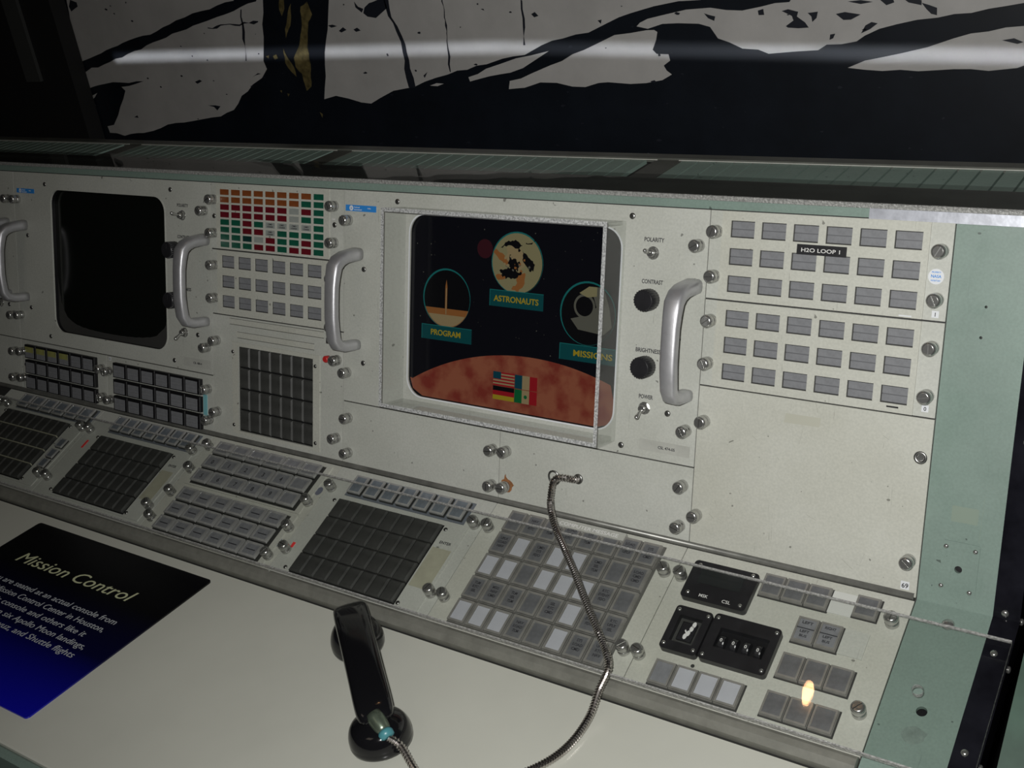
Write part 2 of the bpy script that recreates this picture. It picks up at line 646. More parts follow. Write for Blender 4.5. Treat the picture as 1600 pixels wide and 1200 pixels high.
THUMB = m_thumbscrew()
SCREW = m_screw()
DOME = m_dome()
HANDLE = m_handle()
KNOB = m_knob()
NUT = m_togglenut()
LEVUP = m_lever(0.25)
LEVDN = m_lever(-0.6)
HOLE = MB().lathe(0, 0, [(0.0030, 0), (0.0030, 0.0002)], 14).mesh('screw', [SEAMDK])


def m_window():
    """legend window sunk in the panel: two grey ribbed bars behind the opening"""
    b = MB()
    w, h = 0.0247, 0.0165
    b.box(-w / 2 - .001, w / 2 + .001, -h / 2 - .001, h / 2 + .001, -0.0046, -0.0040, 1)
    b.box(-w / 2 + .0009, w / 2 - .0003, 0.0005, h / 2 - .0009, -0.0040, -0.0016, 0)
    b.box(-w / 2 + .0009, w / 2 - .0003, -h / 2 + .0012, -0.0005, -0.0040, -0.0016, 0)
    b.box(-w / 2 + .0009, w / 2 - .0003, -0.0005, 0.0005, -0.0040, -0.0024, 2)
    return b.mesh('legend_window', [LENS, SEAMDK, LENSLINE])


WINDOW = m_window()


def m_tile(m):
    b = MB()
    b.box(-.0086, .0086, -.0037, .0037, -0.0012, -0.0004, 0)
    b.box(-.0086, .0086, .0006, .0010, -0.0004, -0.0002, 1)
    return b.mesh('indicator_tile', [m, m])


TILES = {k: m_tile(v) for k, v in dict(O=TORANGE, R=TRED, G=TGREEN, D=TDKGREEN, N=TGREY).items()}


def toggle(T, x, y, down):
    n = T.inst('toggle_switch', NUT, x, y, 0.003)
    T.link('lever', LEVDN if down else LEVUP, (0, 0, 0), n)


def thumbs(T, pts, z=0.003):
    for x, y in pts:
        T.inst('thumbscrew', THUMB, x, y, z, rot=(0, 0, random.uniform(0, 3.1)))


def plate_part(T, x0, x1, y0, y1, holes=(), m=PANEL, z0=0.0005, z1=0.003, g=0.0005, name='panel_plate'):
    b = MB()
    b.plate(rect(x0 + g, x1 - g, y0 + g, y1 - g), holes, z0, z1)
    return T.part(name, b, m, weld=False)


# ================================================================== the setting
b = MB(); b.box(-4.2, 3.0, -3.4, 0.80, FLOOR_Z - 0.05, FLOOR_Z); structure('floor', b, CARPET)
b = MB(); b.box(-4.2, 3.0, -3.4, 0.80, 2.2, 2.25); structure('ceiling', b, HALLWALL)
b = MB(); b.box(-4.2, 3.0, 0.80, 0.86, FLOOR_Z, 2.2); structure('wall_back', b, HALLWALL)
b = MB(); b.box(-4.26, -4.2, -3.4, 0.80, FLOOR_Z, 2.2); structure('wall_left', b, HALLWALL)
b = MB(); b.box(3.0, 3.06, -3.4, 0.80, FLOOR_Z, 2.2); structure('wall_right', b, HALLWALL)
b = MB(); b.box(-4.2, 3.0, -3.46, -3.4, FLOOR_Z, 2.2); structure('wall_front', b, HALLWALL)

# ------------------------------------------------------------------ photo mural behind the console
MURAL_LIGHT = [
  [(-1.652, 0.563), (-1.146, 0.534), (-1.174, 0.501), (-1.266, 0.487), (-1.344, 0.473), (-1.43, 0.449), (-1.521, 0.436), (-1.619, 0.413), (-1.689, 0.397)] ,
  [(-1.687, 0.378), (-1.579, 0.399), (-1.492, 0.419), (-1.385, 0.442), (-1.343, 0.452), (-1.255, 0.469), (-1.18, 0.483), (-1.117, 0.497), (-1.092, 0.52), (-1.132, 0.392), (-1.128, 0.377), (-1.146, 0.361), (-1.175, 0.349), (-1.212, 0.328), (-1.243, 0.301), (-1.285, 0.288), (-1.334, 0.283), (-1.373, 0.278), (-1.423, 0.274), (-1.5, 0.257), (-1.533, 0.252), (-1.599, 0.245), (-1.646, 0.251), (-1.648, 0.265), (-1.625, 0.268), (-1.601, 0.289), (-1.569, 0.323), (-1.555, 0.34), (-1.564, 0.348), (-1.488, 0.359), (-1.56, 0.357), (-1.614, 0.355), (-1.695, 0.345)] ,
  [(-1.696, 0.323), (-1.65, 0.336), (-1.664, 0.326), (-1.696, 0.313)] ,
  [(-1.699, 0.299), (-1.667, 0.311), (-1.696, 0.281)] ,
  [(-0.93, 0.522), (-0.22, 0.481), (-0.246, 0.457), (-0.28, 0.457), (-0.319, 0.452), (-0.358, 0.444), (-0.378, 0.439), (-0.408, 0.428), (-0.432, 0.419), (-0.478, 0.412), (-0.518, 0.403), (-0.552, 0.389), (-0.596, 0.384), (-0.628, 0.376), (-0.668, 0.368), (-0.709, 0.361), (-0.786, 0.341), (-0.803, 0.339), (-0.833, 0.335), (-0.865, 0.323), (-0.889, 0.313), (-0.911, 0.315), (-0.94, 0.322), (-0.969, 0.327), (-0.999, 0.321), (-0.98, 0.383)] ,
  [(-0.668, 0.356), (-0.63, 0.369), (-0.597, 0.377), (-0.54, 0.388), (-0.506, 0.394), (-0.535, 0.38), (-0.584, 0.362), (-0.625, 0.357), (-0.666, 0.349)] ,
  [(-0.322, 0.419), (-0.317, 0.416), (-0.32, 0.405), (-0.327, 0.391), (-0.321, 0.385), (-0.302, 0.384), (-0.3, 0.375), (-0.311, 0.368), (-0.307, 0.361), (-0.299, 0.355), (-0.315, 0.347), (-0.342, 0.343), (-0.369, 0.342), (-0.407, 0.345), (-0.424, 0.344), (-0.448, 0.338), (-0.471, 0.339), (-0.499, 0.345), (-0.529, 0.346), (-0.56, 0.338), (-0.591, 0.336), (-0.587, 0.349), (-0.544, 0.36), (-0.507, 0.372), (-0.464, 0.388), (-0.423, 0.401), (-0.388, 0.414), (-0.361, 0.416), (-0.335, 0.419)] ,
  [(-0.35, 0.425), (-0.344, 0.43), (-0.331, 0.435), (-0.307, 0.439), (-0.269, 0.445), (-0.232, 0.446), (-0.185, 0.44), (-0.157, 0.444), (-0.117, 0.448), (-0.097, 0.474), (0.217, 0.456), (0.176, 0.433), (0.136, 0.428), (0.076, 0.42), (0.026, 0.414), (0.003, 0.409), (-0.016, 0.401), (-0.027, 0.394), (-0.067, 0.391), (-0.079, 0.384), (-0.112, 0.383), (-0.149, 0.381), (-0.164, 0.387), (-0.187, 0.389), (-0.206, 0.398), (-0.223, 0.404), (-0.234, 0.42), (-0.251, 0.425), (-0.283, 0.427), (-0.308, 0.427), (-0.332, 0.421)] ,
  [(-0.039, 0.36), (0.008, 0.373), (0.03, 0.377), (0.064, 0.384), (0.096, 0.394), (0.137, 0.401), (0.177, 0.406), (0.247, 0.413), (0.251, 0.359), (0.18, 0.359), (0.172, 0.356), (0.139, 0.353), (0.053, 0.354), (-0.016, 0.357)] ,
  [(-0.751, 0.343), (-0.736, 0.347), (-0.721, 0.346), (-0.735, 0.342)] ,
]
MURAL_DARK = [
  [(-0.811, 0.515), (-0.818, 0.485), (-0.815, 0.459), (-0.803, 0.433), (-0.797, 0.399), (-0.8, 0.372), (-0.797, 0.34), (-0.782, 0.34), (-0.787, 0.372), (-0.788, 0.399), (-0.792, 0.425), (-0.808, 0.457), (-0.808, 0.484), (-0.801, 0.514)] ,
  [(-0.863, 0.475), (-0.839, 0.484), (-0.817, 0.49), (-0.814, 0.472), (-0.827, 0.465), (-0.842, 0.457), (-0.86, 0.46), (-0.868, 0.466)] ,
  [(-0.884, 0.486), (-0.877, 0.477), (-0.866, 0.473), (-0.871, 0.467), (-0.883, 0.476)] ,
  [(-0.954, 0.449), (-0.943, 0.45), (-0.933, 0.447), (-0.947, 0.445)] ,
  [(-0.931, 0.439), (-0.92, 0.445), (-0.913, 0.44), (-0.926, 0.436)] ,
  [(-0.897, 0.44), (-0.888, 0.443), (-0.881, 0.438), (-0.892, 0.436)] ,
  [(-1.334, 0.356), (-1.319, 0.36), (-1.313, 0.357), (-1.328, 0.352)] ,
  [(-1.314, 0.31), (-1.292, 0.31), (-1.278, 0.308), (-1.29, 0.3), (-1.297, 0.307)] ,
  [(-1.17, 0.363), (-1.154, 0.37), (-1.146, 0.369), (-1.161, 0.366)] ,
  [(-1.65, 0.526), (-1.631, 0.52), (-1.631, 0.512), (-1.657, 0.503), (-1.66, 0.513)] ,
  [(-1.55, 0.285), (-1.538, 0.289), (-1.536, 0.284)] ,
  [(-0.128, 0.437), (-0.119, 0.439), (-0.105, 0.435), (-0.107, 0.429), (-0.096, 0.421), (-0.091, 0.414), (-0.12, 0.415), (-0.123, 0.417), (-0.112, 0.424), (-0.114, 0.43)] ,
  [(-0.054, 0.43), (-0.042, 0.432), (-0.021, 0.428), (-0.034, 0.422), (-0.044, 0.422)] ,
  [(-0.092, 0.433), (-0.078, 0.434), (-0.08, 0.426), (-0.086, 0.421), (-0.087, 0.428)] ,
  [(-0.062, 0.404), (-0.055, 0.405), (-0.058, 0.399), (-0.063, 0.397)] ,
  [(-0.021, 0.404), (-0.015, 0.414), (-0.007, 0.418), (0.001, 0.416), (-0.009, 0.409)] ,
  [(0.056, 0.439), (0.065, 0.436), (0.075, 0.432), (0.075, 0.423), (0.068, 0.425), (0.062, 0.431)] ,
  [(-0.038, 0.445), (-0.021, 0.446), (-0.005, 0.443), (-0.021, 0.441)] ,
  [(0.004, 0.445), (0.02, 0.447), (0.022, 0.441), (0.012, 0.438)] ,
  [(0.032, 0.446), (0.056, 0.442), (0.056, 0.436), (0.04, 0.44)] ,
  [(-0.162, 0.439), (-0.154, 0.441), (-0.153, 0.433), (-0.161, 0.433)] ,
  [(-0.242, 0.439), (-0.233, 0.436), (-0.225, 0.434), (-0.227, 0.428), (-0.236, 0.432)] ,
  [(0.153, 0.39), (0.167, 0.392), (0.178, 0.387), (0.171, 0.385)] ,
  [(-0.53, 0.45), (-0.523, 0.453), (-0.517, 0.447), (-0.525, 0.445)] ,
  [(-0.414, 0.436), (-0.407, 0.437), (-0.409, 0.431)] ,
  [(-0.761, 0.36), (-0.751, 0.366), (-0.759, 0.356)] ,
  [(-0.624, 0.462), (-0.618, 0.462), (-0.617, 0.459)] ,
  [(-1.26, 0.457), (-1.122, 0.463), (-1.123, 0.461), (-1.26, 0.455)] ,
  [(-1.161, 0.485), (-1.158, 0.485), (-1.176, 0.393), (-1.179, 0.393)] ,
  [(-0.546, 0.472), (-0.543, 0.471), (-0.548, 0.404), (-0.552, 0.404)] ,
  [(-0.696, 0.489), (-0.694, 0.489), (-0.702, 0.365), (-0.704, 0.365)] ,
]
MURAL_GOLD = [
  [(-1.01, 0.483), (-0.992, 0.491), (-0.986, 0.469), (-0.999, 0.456), (-1.014, 0.412), (-1.014, 0.384), (-1.024, 0.344), (-1.038, 0.336), (-1.041, 0.367), (-1.053, 0.38), (-1.052, 0.396), (-1.032, 0.418), (-1.016, 0.451)] ,
  [(-1.058, 0.497), (-1.046, 0.501), (-1.05, 0.481), (-1.06, 0.469), (-1.063, 0.48)] ,
  [(-1.044, 0.474), (-1.031, 0.49), (-1.044, 0.452), (-1.062, 0.43), (-1.059, 0.447)] ,
  [(-1.074, 0.414), (-1.068, 0.396), (-1.057, 0.379), (-1.056, 0.362), (-1.066, 0.371), (-1.077, 0.387)] ,
  [(-1.105, 0.4), (-1.095, 0.403), (-1.093, 0.396), (-1.101, 0.394)] ,
  [(-1.123, 0.4), (-1.114, 0.402), (-1.117, 0.396)] ,
  [(-1.106, 0.337), (-1.101, 0.338), (-1.102, 0.333)] ,
  [(-1.089, 0.332), (-1.083, 0.331), (-1.088, 0.326)] ,
  [(-1.017, 0.298), (-1.01, 0.294), (-1.013, 0.287)] ,
]
MY = 0.62
MLIGHT = mat('mural_pale_ground', (0.40, 0.39, 0.375), 0.42, noise=(7, 0.16, 8), spec=0.5)
MDARK = mat('mural_black_print', (0.006, 0.008, 0.012), 0.38, noise=(9, 0.3), spec=0.45)
MDARK2 = mat('mural_dark_marks', (0.012, 0.014, 0.020), 0.4)
MGOLD = mat('mural_gold_print', (0.12, 0.095, 0.038), 0.4, noise=(60, 0.7))


def jag(poly, amp, seg):
    """break a traced outline into a ragged one"""
    out = []
    n = len(poly)
    for i in range(n):
        p, q = Vector(poly[i]), Vector(poly[(i + 1) % n])
        k = max(1, int((q - p).length / seg))
        nrm = Vector((-(q - p).y, (q - p).x)).normalized() if (q - p).length > 1e-6 else Vector((0, 0))
        for j in range(k):
            t = j / k
            o = 0 if j == 0 else random.uniform(-amp, amp)
            out.append(tuple(p.lerp(q, t) + nrm * o))
    return out


T = Thing('photo_mural', 'large black and pale grey photographic mural hanging behind the console', 'mural', FW, -0.7, MY, 0.0)
b = MB()
b.box(-1.70, 1.6, MY, MY + 0.006, -0.30, 1.25, 0)
T.part('mural_sheet', b, [MDARK])
bl, bd, bg = MB(), MB(), MB()
for p in MURAL_LIGHT:
    q = jag(p, 0.0025, 0.02) if len(p) > 5 else p
    tris = tessellate_polygon([[Vector((x, z, 0)) for x, z in q]])
    bl.add([(x, MY - 0.0004, z) for x, z in q], tris)
for p in MURAL_DARK:
    q = jag(p, 0.003, 0.012)
    tris = tessellate_polygon([[Vector((x, z, 0)) for x, z in q]])
    bd.add([(x, MY - 0.0008, z) for x, z in q], tris)
for p in MURAL_GOLD:
    q = jag(p, 0.0015, 0.008)
    tris = tessellate_polygon([[Vector((x, z, 0)) for x, z in q]])
    bg.add([(x, MY - 0.0008, z) for x, z in q], tris)
for i in range(140):                      # small print specks on the pale ground
    x, z, r = random.uniform(-1.55, 0.3), random.uniform(0.2, 0.6), random.uniform(0.001, 0.003)
    ctr = [(x + r * random.uniform(.5, 2) * math.cos(a), z + r * random.uniform(.4, 1) * math.sin(a)) for a in [k * 1.05 for k in range(6)]]
    bd.add([(px, MY - 0.0008, pz) for px, pz in ctr], [tuple(range(6))])
pale = T.part('pale_print', bl, [MLIGHT], label='pale grey printed ground of the mural')
T.part('dark_print', bd, [MDARK2], label='small dark marks printed on the pale ground')['kind'] = 'stuff'
T.part('gold_streaks', bg, [MGOLD], label='gold streaks on the dark trunk shape')

# dark display post left of the mural
T = Thing('display_post', 'dark display post with a grey edge strip at the left end of the mural', 'post', FW, -1.85, 0.60, FLOOR_Z)
b = MB(); b.box(-2.30, -1.665, 0.58, 0.617, FLOOR_Z, 2.19, bev=0)
T.part('post_body', b, mat('matt_black', (0.006, 0.006, 0.006), 0.7))
b = MB(); b.box(-1.815, -1.765, 0.572, 0.5795, 0.372, 2.1)
T.part('edge_strip', b, mat('post_grey', (0.045, 0.047, 0.045), 0.5), label='dull grey edge strip')

# ================================================================== console body
X0, XG0, XG1, XE = -1.95, 0.2345, 0.3030, 0.3255
T = Thing('console_cabinet', 'pale green metal control console cabinet in front of the mural', 'console', FW, -0.8, 0.0, FLOOR_Z)
yb = 0.243
tf = FU @ Vector((0, 0.3622, 0))          # top front edge


def prof_body(x0, x1, name, m, inset=0.0, label=None, ybk=yb, zt=None):
    """cabinet section with the console's side profile between x0 and x1"""
    a = FU @ Vector((0, 0.3622 - inset, -inset))
    c = FU @ Vector((0, 0, -inset)) + L_N * 0
    o = FL @ Vector((0, 0, -inset))
    e = FL @ Vector((0, -0.188, -inset))
    pr = [(a.y, a.z), (o.y, o.z), (e.y, e.z), (e.y, DESK_Z - 0.10), (-0.05, DESK_Z - 0.12), (-0.02, FLOOR_Z + 0.001), (ybk, FLOOR_Z + 0.001), (ybk, a.z)]
    b = MB()
    n = len(pr)
    b.add([(x, y, z) for x in (x0, x1) for y, z in pr],
          [tuple(range(n))[::-1], tuple(range(n, 2 * n))] + [(i, (i + 1) % n, n + (i + 1) % n, n + i) for i in range(n)])
    return T.part(name, b, m, label=label)


prof_body(X0, XG0 + 0.001, 'rack_frame', SEAMDK, inset=0.006)
# green end column beside the racks: two faces with real holes
b = MB()
prof = []
b2 = MB()
gy = DESK_Z


def faced(name, F, outer, holes, th, m, label=None, mdeep=None):
    bb = MB()
    bb.plate(outer, holes, -th, 0.0)
    bb.v = [tuple(F @ Vector(v)) for v in bb.v]
    return T.part(name, bb, m, label=label, weld=False)


faced('green_face', FU, rect(XG0, XG1, 0.0, 0.3622), [circ(0.2683, 0.0371, 0.0037, 16), circ(0.2665, 0.2795, 0.0013, 10), circ(0.2650, 0.2520, 0.0014, 10)], 0.004, GREEN, 'pale green upper end face')
faced('green_face', FL, rect(XG0, XG1, -0.200, 0.0), [circ(0.2693, -0.1113, 0.0048, 20)], 0.004, GREEN, 'pale green lower end face')
prof_body(XG0 + 0.0012, XG1, 'end_column', KEYGAP, inset=0.014)
# green fascia band along the top of the racks
bb = MB(); bb.box(X0, XG0, 0.3517, 0.3622, -0.004, 0.0012)
bb.v = [tuple(FU @ Vector(v)) for v in bb.v]
T.part('fascia_band', bb, GREEN, label='thin pale green band under the top sheet')
bb = MB(); bb.box(0.157, 0.322, 0.3505, 0.3612, 0.0013, 0.0022)
bb.v = [tuple(FU @ Vector(v)) for v in bb.v]
T.part('foil_tape', bb, TAPE, label='strip of silvery foil tape at the right end')
# top deck
GY0, GY1 = 0.168, 0.232
TOPG = mat('top_grey_enamel', (0.075, 0.078, 0.068), 0.35, noise=(20, 0.25))
b = MB()
gr = [(-1.80, -1.06), (-1.03, -0.615), (-0.588, -0.125), (-0.098, 0.29)]
b.plate(rect(X0, XE, tf.y, yb), [rect(a + .002, c - .002, GY0, GY1) for a, c in gr], TOP_Z - 0.002, TOP_Z + 0.0008)
T.part('top_deck', b, TOPG, weld=False)
for a, c in gr:
    b = MB()
    x = a + 0.004
    while x < c - 0.02:
        b.box(x, x + 0.0190, GY0, GY1, TOP_Z - 0.004, TOP_Z + 0.0004)
        x += 0.0213
    b.box(a, c, GY1 - 0.0005, GY1 + 0.0006, TOP_Z + 0.0008, TOP_Z + 0.0016, 1)
    T.part('vent_grille', b, [GREEN, PAPERGREY], label='pale green slatted vent grille')
b = MB(); b.box(X0, 0.30, yb - 0.010, yb + 0.006, TOP_Z + 0.0008, TOP_Z + 0.0030)
T.part('rear_rail', b, TOPG)
# round rod in the crease between the racks and the slope
b = MB()
pts = [FL @ Vector((x, 0.0005, 0.0025)) for x in (X0, -1.2, -0.4, XG0 - 0.002)]
b.sweep(pts, 0.0042, n=12)
T.part('divider_rod', b, mat('grey_rod', (0.16, 0.16, 0.145), 0.35, 0.3, noise=(40, 0.3)), label='grey round rod in the crease')
# lip rail that carries the acrylic sheet
b = MB()
RAIL = mat('grey_lip_rail', (0.19, 0.19, 0.165), 0.35, 0.2, noise=(60, 0.18))
prf = [(-0.1725, 0.0), (-0.1725, 0.0060), (-0.1760, 0.0085), (-0.1825, 0.0085), (-0.1890, 0.0045), (-0.1900, -0.004), (-0.1850, -0.010), (-0.1725, -0.010)]
n = len(prf)
vs = [tuple(FL @ Vector((x, y, z))) for x in (X0, 0.2335) for y, z in prf]
b.add(vs, [tuple(range(n))[::-1], tuple(range(n, 2 * n))] + [(i, (i + 1) % n, n + (i + 1) % n, n + i) for i in range(n)])
T.part('lip_rail', b, RAIL, label='grey rounded rail at the foot of the slope')
# black laminate edge trim at the right end
b = MB()
for F, y0, y1 in ((FU, -0.001, 0.3635), (FL, -0.215, 0.0010)):
    k = MB(); k.box(XG1 - 0.0005, XE - 0.002, y0, y1, -0.0005, 0.0022, 0)
    k.box(XE - 0.002, XE, y0, y1, -0.030, 0.0022, 0)
    b.add([tuple(F @ Vector(v)) for v in k.v], k.f)
tr = T.part('edge_trim', b, LAMINATE, label='glossy black edge trim at the right end')
for F, x, y in ((FU, 0.3125, 0.0065), (FL, 0.3122, -0.0385), (FL, 0.3122, -0.1385), (FU, 0.3135, 0.165), (FU, 0.3135, 0.31)):
    o = T.link('screw', DOME, (0, 0, 0), tr)
    mw = F @ Matrix.Translation((x, y, 0.0022))
    o.matrix_local = Matrix.Translation((-T.x, -T.y, -T.z)) @ mw
RT = Matrix.Rotation(math.radians(90), 4, 'Y')
for F, y in ((FU, -0.004 + 0.003), (FL, -0.0460), (FL, -0.1440)):
    o = T.link('screw', DOME, (0, 0, 0), tr)
    o.matrix_local = Matrix.Translation((-T.x, -T.y, -T.z)) @ F @ Matrix.Translation((XE, y, -0.006)) @ RT
# dark green side skirt further out to the right
pr = [(0.30, 0.33), (0.10, 0.33), (-0.02, 0.02), (-0.20, -0.095), (-0.62, -0.13), (-0.62, FLOOR_Z + .001), (0.30, FLOOR_Z + .001)]
b = MB(); n = len(pr)
b.add([(x, y, z) for x in (0.338, 0.40) for y, z in pr],
      [tuple(range(n))[::-1], tuple(range(n, 2 * n))] + [(i, (i + 1) % n, n + (i + 1) % n, n + i) for i in range(n)])
T.part('side_skirt', b, DKGREEN, label='dark green outer side panel')
# small access plate on the green end face
b = MB()
b.plate(rrect(0.2522, 0.2852, 0.0155, 0.0630, 0.002), [circ(0.2683, 0.0371, 0.0034, 16)], 0.0, 0.0008)
b.v = [tuple(FU @ Vector(v)) for v in b.v]
ap = T.part('access_plate', b, GREEN, label='small green plate with a round hole', weld=False)
for x, y in ((0.2556, 0.0572), (0.2814, 0.0570), (0.2547, 0.0188), (0.2800, 0.0175)):
    o = T.link('screw', m_dome(0.0023, 0.0018), (0, 0, 0), ap)
    o.matrix_local = Matrix.Translation((-T.x, -T.y, -T.z)) @ FU @ Matrix.Translation((x, y, 0.0008))
b = MB(); b.poly(rrect(0.2570, 0.2805, 0.0815, 0.0965, 0.001), 0.0002)
b.poly([(0.2830, 0.066), (0.2833, 0.066), (0.2842, 0.110), (0.2839, 0.110)], 0.0002)
b.v = [tuple(FU @ Vector(v)) for v in b.v]
T.part('tape_residue', b, mat('old_tape_on_green', (0.19, 0.242, 0.195), 0.5), label='square of old yellowish tape residue')
b = MB()
st = circ(0.2690, -0.136, 0.010, 14)
b.poly([(x + random.uniform(-.002, .002), y + random.uniform(-.002, .003)) for x, y in st], 0.0002)
b.v = [tuple(FL @ Vector(v)) for v in b.v]
T.part('smudge', b, mat('smudge', (0.165, 0.215, 0.188), 0.5, noise=(100, 0.3)), label='brown smudge below the round hole')
o = T.link('screw', m_dome(0.0058, 0.0040), (0, 0, 0), T.o)
o.matrix_local = Matrix.Translation((-T.x, -T.y, -T.z)) @ FL @ Matrix.Translation((0.2679, -0.0195, 0.0))
console = T

# ================================================================== desk
T = Thing('desk_shelf', 'cream laminate writing shelf along the front of the console', 'desk', FW, -0.8, -0.33, DESK_Z - 0.03)
b = MB(); b.box(X0, 0.302, -0.4965, -0.1792, DESK_Z - 0.028, DESK_Z, bev=0.0015)
T.part('worktop', b, DESK)
b = MB(); b.box(X0, 0.302, -0.5080, -0.4967, DESK_Z - 0.055, DESK_Z - 0.0015, bev=0.003)
T.part('front_edging', b, GREEN, label='pale green metal front edging')
for x in (-1.8, -0.9, 0.0):
    b = MB(); b.box(x, x + 0.04, -0.46, -0.1795, DESK_Z - 0.09, DESK_Z - 0.0285)
    T.part('bracket', b, DKGREEN)

# ================================================================== CRT modules
TXTH = 0.0062


def crt_module(label, xs, x1, ox0, ox1, tog, knx, handles, screws, tms, y0=0.0860, y1=0.3512, tagged_rim=False):
    """xs..x1 = module, ox = opening, tog/knx = columns of switches and knobs"""
    T = Thing('monitor_module', label, 'monitor', FU, (xs + x1) / 2, y0, 0.0, 'monitors in the console')
    op = rrect(ox0, ox1, 0.1085, 0.3270, 0.022, 8)
    plate_part(T, xs, x1, y0, y1, [op])
    b = MB()
    if not tagged_rim:
        rim_m = PANEL
    else:
        rim_m = STICKWHITE
    b.plate(rrect(ox0 - .0012, ox1 + .0012, 0.1073, 0.3282, 0.023, 8), [rrect(ox0 + .0004, ox1 - .0004, 0.1089, 0.3266, 0.0218, 8)], 0.003, 0.0036)
    T.part('screen_bezel', b, rim_m, label='thin rim round the screen', weld=False)
    # sunken sleeve and slightly bulged tube face
    b = MB()
    b.plate(rrect(ox0 - .002, ox1 + .002, 0.1065, 0.3290, 0.024, 8), [rrect(ox0 + .0002, ox1 - .0002, 0.1087, 0.3268, 0.0218, 8)], -0.0055, 0.0005)
    T.part('screen_sleeve', b, KEYGAP, weld=False)
    b = MB()
    nx, ny = 16, 12
    vs, fs = [], []
    for j in range(ny + 1):
        for i in range(nx + 1):
            u, v = i / nx, j / ny
            dz = -0.0050 + 0.0035 * (1 - (2 * u - 1) ** 2) * (1 - (2 * v - 1) ** 2)
            vs.append((ox0 - .001 + (ox1 - ox0 + .002) * u, 0.1075 + 0.2205 * v, dz))
    for j in range(ny):
        for i in range(nx):
            k = j * (nx + 1) + i
            fs.append((k, k + 1, k + nx + 2, k + nx + 1))
    b.add(vs, fs, 0, True)
    scr = T.part('screen', b, GLASSDK, label='dark glass tube face')
    for x, y in handles:
        T.inst('handle', HANDLE, x, y, 0.003)
    for x, y in screws:
        T.inst('screw', SCREW, x, y, 0.003)
    thumbs(T, tms)
    if tog:
        toggle(T, tog, 0.3037, False)
        toggle(T, tog, 0.1400, True)
        for y in (0.2555, 0.1850):
            T.inst('knob', KNOB, knx, y, 0.003)
        T.text('POLARITY', tog + .0003, 0.3152, 0.003, TXTH, INK, width=0.0228)
        T.text('CONTRAST', tog + .0008, 0.2718, 0.003, TXTH, INK, width=0.0246)
        T.text('BRIGHTNESS', tog + .0004, 0.1995, 0.003, TXTH, INK, width=0.0292)
        T.text('POWER', tog + .0008, 0.1502, 0.003, TXTH, INK, width=0.0165)
    return T, scr


tagtxt = 'Rockwell'


def blue_tag(T, x0, x1, y0, y1):
    b = MB(); b.box(x0, x1, y0, y1, 0.003, 0.0033)
    t = T.part('property_sticker', b, STICKBLUE, label='small blue property sticker with a white emblem')
    b = MB()
    cx, cy = x0 + 0.0095, (y0 + y1) / 2
    b.lathe(cx, cy, [(0.0032, 0.0033), (0.0032, 0.0034)], 18, 0, False)
    b.lathe(cx, cy - .0003, [(0.0013, 0.0034), (0.0013, 0.0035)], 3, 1, False, phase=math.pi / 2)
    T.part('emblem', b, [STICKWHITE, STICKBLUE], parent=t)
    T.text('Rockwell', x0 + 0.014, cy + .0004, 0.0033, 0.0024, WHITEINK, align='LEFT', parent=None, name='lettering')
    T.text('International', x0 + 0.014, cy - .0024, 0.0033, 0.0024, WHITEINK, align='LEFT')
    T.text('Collins', x1 - 0.014, cy - .0002, 0.0033, 0.0020, WHITEINK, align='LEFT')


XC = -0.4905
TR, scrR = crt_module('monitor in a clear acrylic case showing the space menu picture', XC, 0.0, -0.3853, -0.0985, -0.0615, -0.0618,
                      [(-0.0145, 0.2165), (-0.4692, 0.2165)],
                      [(-0.4052, 0.3402), (-0.4574, 0.2554), (-0.4572, 0.1382), (-0.0878, 0.3401), (-0.0870, 0.0955), (-0.0341, 0.1382)],
                      [(-0.0105, 0.3148), (-0.0117, 0.1236), (-0.4820, 0.3141), (-0.4828, 0.1234)], tagged_rim=True)
blue_tag(TR, -0.4880, -0.4385, 0.3255, 0.3330)
b = MB(); b.box(-0.0652, -0.0062, 0.0948, 0.1068, 0.003, 0.0032)
TR.part('serial_label', b, PAPERGREY, label='clear strip label with a serial number')
TR.text('CSL 474-05', -0.0330, 0.0990, 0.0032, 0.0042, INK)

TL, scrL = crt_module('monitor with a blank dark screen and no acrylic case', -1.1905, -0.7345, -1.0960, -0.8292, -0.7918, -0.8070,
                      [(-0.7472, 0.2165), (-1.1680, 0.2120)],
                      [(-1.1083, 0.3341), (-0.8162, 0.3378), (-1.1582, 0.2534), (-1.1572, 0.1396), (-1.1085, 0.0988), (-0.8150, 0.0972), (-0.7642, 0.1394)],
                      [(-0.7454, 0.3125), (-0.7435, 0.1247), (-1.1790, 0.3086), (-1.1825, 0.1256)])
blue_tag(TL, -1.1823, -1.1363, 0.3188, 0.3256)
b = MB(); b.box(-0.7947, -0.7381, 0.0930, 0.1050, 0.003, 0.0032)
TL.part('serial_label', b, PAPERGREY, label='clear strip label with a serial number')
TL.text('CSL 480-4', -0.7660, 0.0975, 0.0032, 0.0042, INK)

TF, scrF = crt_module('monitor cut off by the left edge of the photo', -1.6500, -1.1905, -1.5650, -1.2900, -1.2400, -1.2420,
                      [(-1.2160, 0.2130), (-1.6300, 0.2165)],
                      [(-1.2175, 0.1389)], [(-1.2023, 0.3085), (-1.2019, 0.1238)])

# ---- picture on the right-hand screen
STAR = mat('screen_black', (0.002, 0.002, 0.003), 0.12, emit=((0.0028, 0.003, 0.0042), 0.5))


def scrmat(name, c, e):
    return mat(name, tuple(v * 0.15 for v in c), 0.25, emit=(c, e * 0.33))


